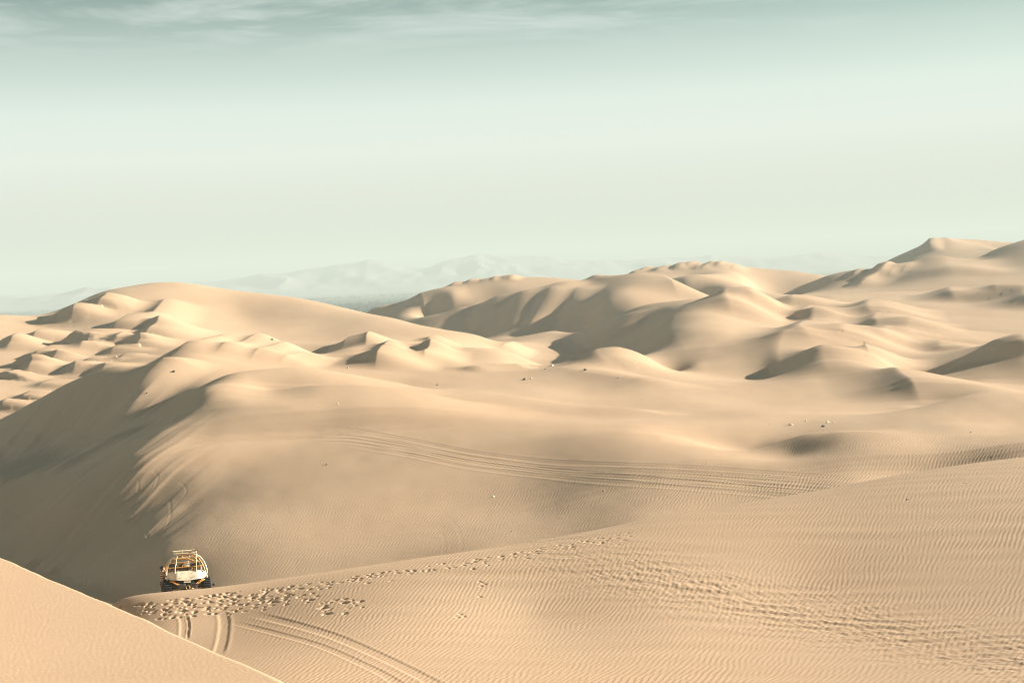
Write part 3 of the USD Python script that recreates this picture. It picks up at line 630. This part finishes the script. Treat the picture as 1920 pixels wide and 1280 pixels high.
rubber = paint('tyre_rubber', (0.007, 0.007, 0.007), 0.9, dirt=(0.012, 0.01, 0.008)); black = paint('black_metal', (0.008, 0.008, 0.008), 0.55, dirt=(0.02, 0.016, 0.012))
steel = paint('worn_steel', (0.35, 0.30, 0.24), 0.4, 0.8); teal = paint('teal_canvas', (0.20, 0.33, 0.33), 0.8); whitep = paint('white_panel', (0.66, 0.65, 0.61), 0.5)
seatm = paint('brown_vinyl', (0.20, 0.12, 0.07), 0.6); floorm = paint('dark_floor', (0.04, 0.035, 0.03), 0.8); brass = paint('golden_metal', (0.55, 0.32, 0.10), 0.4, 0.6)
plate_w = paint('plate_white', (0.68, 0.66, 0.60), 0.5)

def tube(pts, r, sides=8, closed=False):
    p = np.asarray(pts, float)
    if len(p) < 2: return None
    t = np.gradient(p, axis=0); t /= np.linalg.norm(t, axis=1, keepdims=True) + 1e-12
    ref = np.array([0, 0, 1.0]) if abs(t[:, 2]).mean() < 0.8 else np.array([1.0, 0.2, 0])
    a = np.cross(t, ref); a /= np.linalg.norm(a, axis=1, keepdims=True) + 1e-12; b = np.cross(t, a)
    an = np.arange(sides) * 2 * np.pi / sides; r = np.broadcast_to(r, (len(p),))
    v = (p[:, None] + r[:, None, None] * (np.cos(an)[None, :, None] * a[:, None] + np.sin(an)[None, :, None] * b[:, None])).reshape(-1, 3)
    f = []
    for i in range(len(p) - 1):
        for j in range(sides):
            q = i * sides + j, i * sides + (j + 1) % sides, (i + 1) * sides + (j + 1) % sides, (i + 1) * sides + j
            f += [[q[0], q[1], q[2]], [q[0], q[2], q[3]]]
    n = len(v); v = np.vstack([v, p[:1], p[-1:]])
    for j in range(sides):
        f += [[n, (j + 1) % sides, j], [n + 1, n - sides + j, n - sides + (j + 1) % sides]]
    m = trimesh.Trimesh(v, f, process=False); m.fix_normals(); return m
def curve(pts, n=24):
    p = np.asarray(pts, float); t = np.concatenate([[0], np.cumsum(np.linalg.norm(np.diff(p, axis=0), axis=1))])
    from scipy.interpolate import CubicSpline
    return CubicSpline(t, p)(np.linspace(0, t[-1], n))
def rbox(size, at=(0, 0, 0), r=0.02, rot=None):
    """box with rounded edges"""
    sx, sy, sz = (max(d / 2 - r, 1e-3) for d in size)
    ms = [m3.Manifold.sphere(r, 8).translate((x, y, z)) for x in (-sx, sx) for y in (-sy, sy) for z in (-sz, sz)]
    h = m3.Manifold.batch_hull(ms).to_mesh(); m = trimesh.Trimesh(h.vert_properties[:, :3], h.tri_verts, process=False)
    if rot is not None: m.apply_transform(trimesh.transformations.euler_matrix(*rot))
    m.apply_translation(at); return m
def join(*ms): return trimesh.util.concatenate([m for m in ms if m is not None])
def thing(name, label, cat, at, mat4=None, group=None):
    x = UsdGeom.Xform.Define(stage, path(name))
    M_ = np.eye(4) if mat4 is None else mat4.copy(); M_[:3, 3] = at
    x.AddTransformOp().Set(Gf.Matrix4d(*[float(v) for v in M_.T.ravel()]))
    tag(x, label=label, category=cat)
    if group: tag(x, group=group)
    return x.GetPrim()

# ------------------------------------------------------------------ the dune buggy
YAW = math.radians(19)                        # its nose points to the left of the view
gx, gy = 0.035, -0.225                        # slope of the sand under it
nrm = np.array([-gx, -gy, 1.0]); nrm /= np.linalg.norm(nrm)
hd = np.array([-math.sin(YAW), math.cos(YAW), 0]); hd -= nrm * (hd @ nrm); hd /= np.linalg.norm(hd); rt = np.cross(hd, nrm)
R4 = np.eye(4); R4[:3, 0], R4[:3, 1], R4[:3, 2] = rt * 1.07, hd * 1.07, nrm * 1.07
BX = B0 + hd * 1.0 + rt * (-0.05); BX[2] = B0[2] - 0.0 - 0.225 * (BX[1] - B0[1]) + 0.035 * (BX[0] - B0[0]) - 0.04
bg = thing('dune_buggy', 'open tube-frame dune buggy with cream rear panel, parked on the brow of the sand', 'dune buggy', BX, R4)
def hoop(y, zb, w, wt, zt, n=30):
    """half an egg over the body: from the left sill over the roof to the right sill"""
    half = [(w * 0.94, zb), (w, zb + 0.25), (w * 1.0, zb + 0.5), (w * 0.93, zb + 0.78), (w * 0.78, zb + 1.04), (wt, zt - 0.06), (wt * 0.45, zt), (0, zt + 0.01)]
    pts = [(-x, y, z) for x, z in half] + [(x, y, z) for x, z in half[::-1][1:]]
    return curve(pts, n)
def hoop_at(y):
    t = (y + 1.35) / 3.0
    return hoop(y, 0.72, 0.96 - 0.10 * max(t, 0) ** 2, 0.55 - 0.05 * t, 2.02 + 0.05 * math.sin(max(t, 0) * 3) - 0.25 * max(t - 0.6, 0))
for y in (-1.35, -0.45, 0.5, 1.45):
    h = obj('roll_hoop', tube(hoop_at(y), 0.036), tubew if y == -1.35 else tubeo, bg, True)
ends = [hoop_at(y) for y in np.linspace(-1.35, 1.45, 8)]
for k in (4, 9, 20, 25):
    obj('side_rail', tube([e[k] for e in ends], 0.027), tubeo, bg, True)
for k in (12, 17):
    obj('roof_rail', tube([e[k] for e in ends], 0.027), tubew, bg, True)
# frame of the rear opening: two poles, bars between them
for x0, x1 in ((-0.44, -0.58), (0.47, 0.46)):
    obj('rear_pole', tube([(x1 * 0.96, -1.47, 1.02), (x1 * 0.98, -1.46, 1.3), (x0, -1.42, 1.96), (x0, -1.40, 2.20)], 0.023), tubew, bg, True)
for z, m_, w in ((1.43, tubeo, 0.88), (1.66, tubeo, 0.84), (1.90, tubew, 0.62)):
    obj('rear_bar', tube([(-w, -1.36, z - 0.01), (0, -1.42, z), (w, -1.36, z + 0.01)], 0.022), m_, bg, True)
for z0, z1, x in ((1.44, 1.66, -0.2), (1.66, 1.9, 0.22), (1.1, 1.44, 0.2)):
    obj('rear_strut', tube([(x, -1.40, z0), (x + 0.07, -1.38, z1)], 0.016), tubeo, bg, True)
# rear panel: a curved cream band
th_ = np.linspace(-1, 1, 25); outer = []
for t in th_:
    x = 0.97 * math.sin(1.25 * t) / math.sin(1.25); y = -1.55 + 0.5 * max(abs(t) - 0.42, 0) ** 1.3 / 0.58 ** 1.3; top = 1.24 - 0.03 * abs(t) ** 3; low = 0.86 - 0.06 * (1 - abs(t)) - 0.03 * math.cos(3 * t)
    outer.append(((x, y - 0.08, low), (x, y - 0.02, (low + top) / 2), (x * 0.985, y + 0.11, top), (x * 0.97, y + 0.15, top), (x * 0.97, y + 0.03, (low + top) / 2), (x * 0.985, y - 0.03, low)))
ov = np.array(outer).reshape(-1, 3); pf = []
for i in range(24):
    for j in range(6):
        q = i * 6 + j, i * 6 + (j + 1) % 6, (i + 1) * 6 + (j + 1) % 6, (i + 1) * 6 + j; pf += [[q[0], q[1], q[2]], [q[0], q[2], q[3]]]
pf += [[0, k, k + 1] for k in range(1, 5)] + [[144, 144 + k + 1, 144 + k] for k in range(1, 5)]
pm = trimesh.Trimesh(ov, pf, process=False); pm.fix_normals()
rp = obj('rear_panel', pm, cream, bg, 40)
for x, z in ((-0.62, 1.12), (-0.2, 1.14), (0.28, 1.14), (0.7, 1.12), (-0.3, 0.93), (0.3, 0.93)):
    b_ = trimesh.creation.cylinder(0.018, 0.02, sections=8); b_.apply_transform(trimesh.transformations.rotation_matrix(math.pi / 2, [1, 0, 0]))
    b_.apply_translation([x, -1.56 + 0.10 * max(abs(x) - 0.62, 0) / 0.1, z]); obj('bolt', b_.apply_translation([0, (z - 1.05) * 0.45, 0]), steel, rp)
obj('number_plate', rbox((0.32, 0.015, 0.13), (-0.02, -1.60, 0.73), 0.006), plate_w, bg)
obj('plate_bracket', tube([(-0.02, -1.58, 0.74), (-0.02, -1.46, 0.86)], 0.02), black, bg)
# side panels, floor, nose
for s_ in (-1, 1):
    obj('side_panel', rbox((0.03, 2.7, 0.36), (s_ * 0.92, 0.1, 0.78), 0.012), cream if s_ > 0 else black, bg, 40)
obj('floor_pan', rbox((1.75, 3.0, 0.05), (0, 0.1, 0.56), 0.015), floorm, bg)
obj('nose', rbox((1.3, 0.9, 0.4), (0, 1.85, 0.75), 0.14), cream, bg, 40)
# seats: three rows of three
for row, y in enumerate((-0.85, 0.05, 0.95)):
    for x in (-0.56, 0.0, 0.56):
        st = obj('seat', join(rbox((0.46, 0.46, 0.14), (x, y + 0.22, 0.78), 0.05), rbox((0.46, 0.13, 0.72), (x, y - 0.06, 1.13), 0.05, (-0.16, 0, 0))), seatm, bg, 40)
        obj('headrest', rbox((0.27, 0.1, 0.18), (x, y - 0.13, 1.56), 0.04), black, st, 40)
        obj('harness', join(rbox((0.05, 0.012, 0.6), (x - 0.09, y - 0.14, 1.18), 0.005, (-0.16, 0, 0.08)), rbox((0.05, 0.012, 0.6), (x + 0.09, y - 0.14, 1.18), 0.005, (-0.16, 0, -0.08))), black, st)
    obj('grab_bar', tube([(-0.84, y + 0.25, 1.45), (0.84, y + 0.25, 1.46)], 0.02), tubeo, bg, True)
# roof panels and rack
def roof_panel(name, k0, k1, y0, y1, m_):
    ys_ = np.linspace(y0, y1, 6); A = np.array([hoop_at(y)[k0:k1 + 1] for y in ys_]); A[..., 2] += 0.04; n_, k_ = A.shape[:2]
    B = A.copy(); B[..., 2] -= 0.015; v = np.vstack([A.reshape(-1, 3), B.reshape(-1, 3)]); f = []; o = n_ * k_
    for i in range(n_ - 1):
        for j in range(k_ - 1):
            q = i * k_ + j, i * k_ + j + 1, (i + 1) * k_ + j + 1, (i + 1) * k_ + j
            f += [[q[0], q[1], q[2]], [q[0], q[2], q[3]], [o + q[0], o + q[2], o + q[1]], [o + q[0], o + q[3], o + q[2]]]
    loop = [j for j in range(k_)] + [i * k_ + k_ - 1 for i in range(1, n_)] + [(n_ - 1) * k_ + j for j in range(k_ - 2, -1, -1)] + [i * k_ for i in range(n_ - 2, 0, -1)]
    for a_, b_ in zip(loop, loop[1:] + loop[:1]): f += [[a_, o + a_, o + b_], [a_, o + b_, b_]]
    m = trimesh.Trimesh(v, f, process=False); m.fix_normals(); return tag(obj(name, m, m_, bg, 40))
tag(roof_panel('canvas_panel', 7, 11, -1.3, 0.4, teal), label='teal canvas panel over the left of the roof')
tag(roof_panel('roof_panel', 11, 14, -1.0, 1.3, teal), label='teal roof panel left of the middle')
roof_panel('roof_panel', 15, 18, -1.2, 1.3, whitep)
for y, z in ((-1.42, 2.20), (-1.02, 2.23)):
    obj('rack_bar', tube([(-0.62, y, z - 0.005), (0.52, y, z + 0.005)], 0.03), tubew, bg, True)
obj('rack_bar', tube([(-0.6, -1.44, 2.08), (0.5, -1.44, 2.09)], 0.025), tubew, bg, True)
for x in (-0.2, 0.14):
    obj('rack_post', tube([(x, -1.41, 1.92), (x, -1.43, 2.2)], 0.022), tubeo, bg, True)
lamp_ = obj('rear_lamp', rbox((0.12, 0.1, 0.1), (0.52, -1.44, 2.24), 0.02), black, bg)
obj('lamp_lens', rbox((0.085, 0.01, 0.07), (0.52, -1.495, 2.24), 0.004), brass, lamp_)
obj('storage_box', rbox((0.22, 0.16, 0.28), (0.02, -1.28, 1.57), 0.02), whitep, bg, 40)
# engine, exhaust, rear suspension
eng = obj('engine', join(rbox((0.62, 0.5, 0.42), (0, -1.25, 0.55), 0.05), rbox((0.34, 0.22, 0.3), (-0.28, -1.5, 0.5), 0.04), rbox((0.34, 0.22, 0.3), (0.28, -1.5, 0.5), 0.04)), black, bg, 40)
for x in (-0.28, 0.28):
    for k in range(5):
        obj('cooling_fin', rbox((0.36, 0.24, 0.012), (x, -1.5, 0.40 + 0.05 * k), 0.004), steel, eng)
fan = trimesh.creation.cylinder(0.17, 0.1, sections=20); fan.apply_transform(trimesh.transformations.rotation_matrix(math.pi / 2, [1, 0, 0])); fan.apply_translation([0.12, -1.5, 0.66]); obj('fan_housing', fan, black, eng, 40)
obj('pulley', join(trimesh.creation.torus(0.09, 0.02, major_sections=16, minor_sections=6).apply_transform(trimesh.transformations.rotation_matrix(math.pi / 2, [1, 0, 0])).apply_translation([0, -1.62, 0.44])), brass, eng, True)
obj('exhaust_pipe', tube(curve([(-0.35, -1.5, 0.34), (-0.45, -1.68, 0.30), (-0.2, -1.76, 0.28), (0.1, -1.74, 0.30), (0.22, -1.7, 0.4)]), 0.045), brass, bg, True)
obj('silencer', tube([(0.0, -1.72, 0.30), (0.02, -1.73, 0.3), (0.44, -1.73, 0.30), (0.46, -1.72, 0.3)], [0.04, 0.075, 0.075, 0.04], 12), steel, bg, True)
for s_ in (-1, 1):
    obj('suspension_arm', tube([(s_ * 0.25, -0.9, 0.45), (s_ * 0.86, -1.15, 0.42)], 0.045), tubeo, bg, True)
    obj('rear_brace', tube([(s_ * 0.90, -1.38, 0.80), (s_ * 0.72, -1.58, 0.74), (s_ * 0.46, -1.62, 0.58)], 0.026), tubeo, bg, True)
    obj('brace_strut', tube([(s_ * 0.78, -1.45, 0.84), (s_ * 0.40, -1.62, 0.60)], 0.022), tubeo, bg, True)
    sh = obj('shock_absorber', tube([(s_ * 0.66, -1.1, 0.42), (s_ * 0.55, -1.25, 0.98)], 0.035), brass, bg, True)
    tt = np.linspace(0, 1, 90); sp_ = np.stack([s_ * (0.66 - 0.11 * (0.1 + 0.6 * tt)) + 0.06 * np.cos(tt * 44), -1.1 - 0.15 * (0.1 + 0.6 * tt) + 0.06 * np.sin(tt * 44), 0.42 + 0.56 * (0.1 + 0.6 * tt)], 1)
    obj('spring', tube(sp_, 0.012, 5), tubeo, sh, True)
    obj('drive_shaft', tube([(s_ * 0.2, -1.15, 0.5), (s_ * 0.9, -1.15, 0.44)], 0.03), black, bg, True)
    obj('front_arm', tube([(s_ * 0.3, 1.5, 0.5), (s_ * 0.85, 1.7, 0.38)], 0.035), tubeo, bg, True)
def wheel(x, y, R, W):
    prof = np.array([(R * 0.56, -W * 0.40), (R * 0.66, -W * 0.5), (R * 0.86, -W * 0.52), (R * 0.97, -W * 0.42), (R, -W * 0.2), (R, W * 0.2), (R * 0.97, W * 0.42), (R * 0.86, W * 0.52), (R * 0.66, W * 0.5), (R * 0.56, W * 0.40)])
    m = trimesh.creation.revolve(prof, sections=40); T_ = trimesh.transformations.rotation_matrix(math.pi / 2, [0, 1, 0]); T_[:3, 3] = (x, y, R); knobs = []
    for k in range(26):
        kb = rbox((0.05, 0.07, W * 0.86), (R + 0.012, 0, 0), 0.012); kb.apply_transform(trimesh.transformations.rotation_matrix(2 * math.pi * k / 26, [0, 0, 1])); knobs.append(kb)
    tyre = join(m, *knobs); tyre.apply_transform(T_); w_ = obj('wheel', tyre, rubber, bg, 40)
    rim = trimesh.creation.revolve(np.array([(0.0, W * 0.1), (R * 0.2, W * 0.14), (R * 0.3, W * 0.05), (R * 0.5, W * 0.1), (R * 0.56, W * 0.40), (R * 0.6, W * 0.42), (R * 0.6, -W * 0.42), (R * 0.56, -W * 0.40), (R * 0.5, -W * 0.1), (0, -W * 0.1)]), sections=28); rim.apply_transform(T_)
    obj('rim', rim, steel, w_, 40)
for s_ in (-1, 1):
    wheel(s_ * 0.93, -1.15, 0.44, 0.40); wheel(s_ * 0.72, 1.55, 0.38, 0.26)
st_ = trimesh.creation.torus(0.17, 0.016, major_sections=20, minor_sections=6); st_.apply_transform(trimesh.transformations.rotation_matrix(1.0, [1, 0, 0])); st_.apply_translation([-0.5, 1.45, 1.12]); obj('steering_wheel', st_, black, bg, True)

# ------------------------------------------------------------------ the person beside it
skin = paint('skin', (0.32, 0.17, 0.10), 0.55, dirt=(0.30, 0.16, 0.09)); hair_m = paint('dark_hair', (0.02, 0.014, 0.01), 0.5, dirt=(0.03, 0.02, 0.015)); trous = paint('dark_trousers', (0.022, 0.022, 0.026), 0.8)
shirt_m = usdkit.material(stage, '/World/Looks/striped_shirt', {
    'co': ('texture_coordinate', {}), 'w': ('wave_texture', {'wave_type': 'bands', 'bands_direction': 'z', 'scale': 3.4, 'distortion': 0.3}),
    'r': ('rgb_ramp', {'ramp': [(0.0, (0.055, 0.035, 0.03)), (0.5, (0.055, 0.035, 0.03)), (0.56, (0.42, 0.32, 0.24)), (1.0, (0.42, 0.32, 0.24))]}), 'p': ('principled_bsdf', {'roughness': 0.85})},
    [('co.object', 'w.vector'), ('w.fac', 'r.fac'), ('r.color', 'p.base_color')], surface='p.BSDF')
def sph(p, r): return m3.Manifold.sphere(float(r), 16).translate(tuple(float(v) for v in p))
def bone(a_, ra, b_, rb): return m3.Manifold.batch_hull([sph(a_, ra), sph(b_, rb)])
def solid(parts, edge=0.03, it=8):
    m = m3.Manifold.batch_boolean(parts, m3.OpType.Add).refine_to_length(edge).to_mesh()
    t = trimesh.Trimesh(m.vert_properties[:, :3].astype(float), m.tri_verts, process=True)
    return trimesh.smoothing.filter_taubin(t, iterations=it)
def ell(c, rx, ry, rz): return m3.Manifold.sphere(1.0, 20).scale((rx, ry, rz)).translate(c)
# standing with the back to the camera, turned towards the buggy on the right; x right, y ahead, z up, feet at 0
J = {'hl': (-0.10, 0, 0.86), 'hr': (0.10, 0, 0.86), 'kl': (-0.115, 0.03, 0.46), 'kr': (0.12, 0.05, 0.46), 'al': (-0.12, -0.02, 0.09), 'ar': (0.14, 0.02, 0.09)}
sl, sr_ = (-0.185, 0.0, 1.37), (0.185, 0.0, 1.37); el, wl_ = (-0.235, 0.05, 1.10), (-0.19, 0.22, 0.93); er, wr = (0.33, 0.10, 1.13), (0.34, 0.34, 1.22)
body = [bone(J['hl'], 0.095, J['kl'], 0.062), bone(J['kl'], 0.062, J['al'], 0.042), bone(J['hr'], 0.095, J['kr'], 0.062), bone(J['kr'], 0.062, J['ar'], 0.042)]
for a_ in ('al', 'ar'):
    p = np.array(J[a_]); body.append(bone(p - [0, 0.03, 0.045], 0.042, p + [0, 0.15, -0.058], 0.03))
body += [ell((0, 0, 0.93), 0.175, 0.115, 0.13), m3.Manifold.batch_hull([ell((0, 0, 0.98), 0.15, 0.10, 0.08), ell((0, 0.01, 1.28), 0.165, 0.105, 0.12)]), bone(sl, 0.062, sr_, 0.062),
         bone((0, 0, 1.38), 0.06, (0.01, 0.02, 1.50), 0.052), bone(sl, 0.058, el, 0.043), bone(el, 0.043, wl_, 0.03), bone(sr_, 0.058, er, 0.043), bone(er, 0.043, wr, 0.03)]
hc = np.array([0.015, 0.035, 1.585])
body += [ell(tuple(hc), 0.077, 0.095, 0.112), bone(hc + [0.01, 0.085, -0.02], 0.012, hc + [0.012, 0.102, -0.03], 0.014), ell(tuple(hc + [0.0, 0.05, -0.075]), 0.05, 0.05, 0.045), ell(tuple(hc + [-0.078, 0, -0.01]), 0.014, 0.022, 0.032), ell(tuple(hc + [0.078, 0, -0.01]), 0.014, 0.022, 0.032)]
for w_, dirv in ((np.array(wl_), np.array([0.05, 0.35, -0.9])), (np.array(wr), np.array([0.15, 0.9, 0.35]))):
    dirv = dirv / np.linalg.norm(dirv); sd = np.cross(dirv, [0, 0, 1.0]); sd /= np.linalg.norm(sd); nn_ = np.cross(sd, dirv)
    pe = w_ + dirv * 0.085; body.append(m3.Manifold.batch_hull([sph(w_ + sd * 0.02, 0.016), sph(w_ - sd * 0.02, 0.016), sph(pe + sd * 0.032, 0.013), sph(pe - sd * 0.032, 0.013)]))
    for k, L in enumerate((0.065, 0.078, 0.074, 0.058)):
        b0 = pe + sd * (0.031 - 0.021 * k); b1 = b0 + dirv * L * 0.5 - nn_ * 0.008; b2 = b1 + dirv * L * 0.4 - nn_ * 0.028
        body += [bone(b0, 0.0095, b1, 0.009), bone(b1, 0.009, b2, 0.0075)]
    t0 = w_ + dirv * 0.025 + sd * 0.03; t1 = t0 + dirv * 0.035 + sd * 0.03; body += [bone(t0, 0.012, t1, 0.0105), bone(t1, 0.0105, t1 + dirv * 0.03 + sd * 0.004, 0.009)]
pxu, _ = ray(305, 1090.0); best = None
for yy in (73.6,):
    sc_ = float(ray(307, 1072.0)[1]); gz = ground(float(pxu) * yy, yy); e = abs(sc_ * yy - 1.70 - gz)
    if best is None or e < best[0]: best = (e, yy, gz)
tp_ = math.radians(-55); Rp = trimesh.transformations.rotation_matrix(tp_, [0, 0, 1]) @ np.diag([1.0, 1.0, 1.0, 1])
pr = thing('person', 'person in a striped shirt and dark trousers at the left side of the dune buggy', 'person', (float(pxu) * best[1], best[1], best[2] - 0.02), Rp)
obj('body', solid(body, 0.012, 6), skin, pr, True)
gr_ = 0.017
tro = [bone(J['hl'], 0.095 + gr_, J['kl'], 0.066 + gr_), bone(J['kl'], 0.066 + gr_, (-0.12, -0.02, 0.10), 0.056 + gr_), bone(J['hr'], 0.095 + gr_, J['kr'], 0.066 + gr_), bone(J['kr'], 0.066 + gr_, (0.14, 0.02, 0.10), 0.056 + gr_), ell((0, 0, 0.93), 0.19, 0.13, 0.13)]
obj('trousers', solid(tro, 0.025, 6), trous, pr, True)
shr = [m3.Manifold.batch_hull([ell((0, 0, 0.97), 0.19, 0.135, 0.09), ell((0, 0.01, 1.28), 0.19, 0.128, 0.125)]), bone(sl, 0.078, sr_, 0.078), bone(sl, 0.078, tuple(np.array(sl) * 0.35 + np.array(el) * 0.65), 0.066), bone(sr_, 0.078, tuple(np.array(sr_) * 0.35 + np.array(er) * 0.65), 0.066), bone((0, 0, 1.36), 0.085, (0, 0.005, 1.42), 0.07)]
obj('shirt', solid(shr, 0.025, 6), shirt_m, pr, True)
hr_ = [ell(tuple(hc + [0, -0.018, 0.02]), 0.092, 0.10, 0.115), ell(tuple(hc + [0, -0.06, -0.05]), 0.075, 0.06, 0.10), ell(tuple(hc + [-0.01, -0.11, 0.03]), 0.05, 0.05, 0.05)]
cut = m3.Manifold.cube((0.4, 0.2, 0.3)).translate((-0.2, float(hc[1]) + 0.045, float(hc[2]) - 0.24))
hm_ = (m3.Manifold.batch_boolean(hr_, m3.OpType.Add) - cut).refine_to_length(0.02).to_mesh(); ht = trimesh.Trimesh(hm_.vert_properties[:, :3].astype(float), hm_.tri_verts, process=True)
ht.vertices += ht.vertex_normals * (0.012 * (meshkit.fbm(ht.vertices * 30, 2, 4) - 0.5))[:, None]; obj('hair', trimesh.smoothing.filter_taubin(ht, iterations=3), hair_m, pr, True)
for s_, a_ in ((-1, 'al'), (1, 'ar')):
    p = np.array(J[a_]); sh_ = solid([m3.Manifold.batch_hull([sph(p - [0, 0.04, 0.04], 0.055), sph(p + [0, 0.17, -0.055], 0.042), sph(p + [0, 0.0, 0.0], 0.05)])], 0.02, 4); obj('shoe', sh_, trous, pr, True)

# ------------------------------------------------------------------ stones and scraps lying in the sand
pale_s = paint('pale_stone', (0.50, 0.43, 0.34), 0.85, scale=4); white_s = paint('white_stone', (0.62, 0.59, 0.52), 0.8, scale=4); dark_s = paint('dark_stone', (0.025, 0.022, 0.02), 0.8, dirt=(0.06, 0.045, 0.03), scale=4); pink_s = paint('pinkish_stone', (0.58, 0.42, 0.32), 0.85, dirt=(0.6, 0.52, 0.44), scale=3)
STONES = [
 (1482, 797, 9, pink_s, 'largest pinkish stone, with a long shadow, above the shaded mound at right'),
 (1511, 789, 5, pale_s, 'small pale stone just behind and right of the largest pinkish stone'),
 (1552, 792, 6, white_s, 'bright white stone beside a smaller white one, right of the pinkish stone'),
 (1562, 792, 4, white_s, 'smaller white stone touching distance right of the bright white stone'),
 (1543, 800, 7, dark_s, 'black stone on rippled sand just in front of the pair of white stones'),
 (1444, 796, 3, pale_s, 'tiny pale pebble alone to the left of the largest pinkish stone'),
 (983, 712, 8, dark_s, 'dark stone half buried on the bright sand in the middle of the valley'),
 (996, 710, 5, pale_s, 'pale stone right beside the half buried dark stone in the bright valley'),
 (1035, 686, 7, white_s, 'flat white stone behind the crest of the bright valley, left of its mound'),
 (1022, 692, 3, dark_s, 'tiny dark pebble in front of the flat white stone on the valley crest'),
 (1097, 694, 7, dark_s, 'black upright stone at the foot of the bright rounded mound'),
 (1160, 708, 4, white_s, 'small white stone on the lit slope right of the black upright stone'),
 (820, 722, 4, dark_s, 'small dark stone on the brow line left of the bright valley'),
 (652, 690, 4, white_s, 'small white scrap behind the crest of the large middle dune'),
 (633, 757, 4, pale_s, 'pale pebble high on the face of the large middle dune'),
 (275, 737, 4, dark_s, 'dark pebble on the shaded flank below the pointed peak at left'),
 (326, 697, 6, dark_s, 'dark scrap on the pointed peak at left'),
 (510, 637, 6, dark_s, 'dark stone on the skyline of the streaked dune behind the middle dune'),
 (925, 931, 6, white_s, 'white stone lying on the rippled face of the middle dune, above the crest trail'),
 (1131, 920, 5, pale_s, 'pale stone below the wheel tracks, right of the white stone on the middle dune'),
 (960, 996, 4, white_s, 'small white pebble low on the middle dune, just above the foreground crest'),
 (1325, 869, 3, white_s, 'tiny white pebble above the wheel tracks, left of the shaded mound'),
 (1354, 890, 4, pale_s, 'pale pebble lying among the wheel tracks at right'),
 (612, 871, 4, dark_s, 'dark pebble in the middle of the smooth face of the large dune'),
 (402, 1096, 8, dark_s, 'dark stone lying in the sand right of the buggy rear wheel'),
 (79, 1055, 4, white_s, 'tiny white scrap in the dark hollow at far left, above the near dune'),
 (1820, 810, 3, dark_s, 'tiny dark pebble on the rippled mound near the right edge'),
 (1700, 937, 4, dark_s, 'small dark pebble on the rippled foreground dune at right'),
]
g = np.random.default_rng(29)
for i, (x0, y0, w, m_, lab) in enumerate(STONES):
    near_ = 100 if y0 < 1000 and not (x0 > 1690 and y0 > 900) else 0
    if x0 == 402: near_ = 0
    p = locate(x0, y0, near=near_, Zs=Z); width = w / F * p[1]; gz = ground(p[0], p[1])
    v = trimesh.creation.icosphere(subdivisions=2, radius=1.0); q = v.vertices.copy()
    q *= (1 + 0.55 * (meshkit.fbm(q * 1.3 + i * 9.1, 3, i) - 0.5))[:, None]
    for _ in range(7):                        # broken faces
        n_ = g.normal(size=3); n_ /= np.linalg.norm(n_); k_ = q @ n_; q -= np.clip(k_ - g.uniform(0.55, 0.85), 0, None)[:, None] * n_
    q *= np.array([0.5, g.uniform(0.35, 0.5), g.uniform(0.28, 0.42)]) * width
    v.vertices = q; st = obj('stone', v, m_, None, 35); UsdGeom.Xformable(st).AddTranslateOp().Set(Gf.Vec3d(float(p[0]), float(p[1]), gz + 0.13 * width))
    UsdGeom.Xformable(st).AddRotateZOp().Set(float(g.uniform(-30, 30)))
    tag(st, label=lab, category='stone')
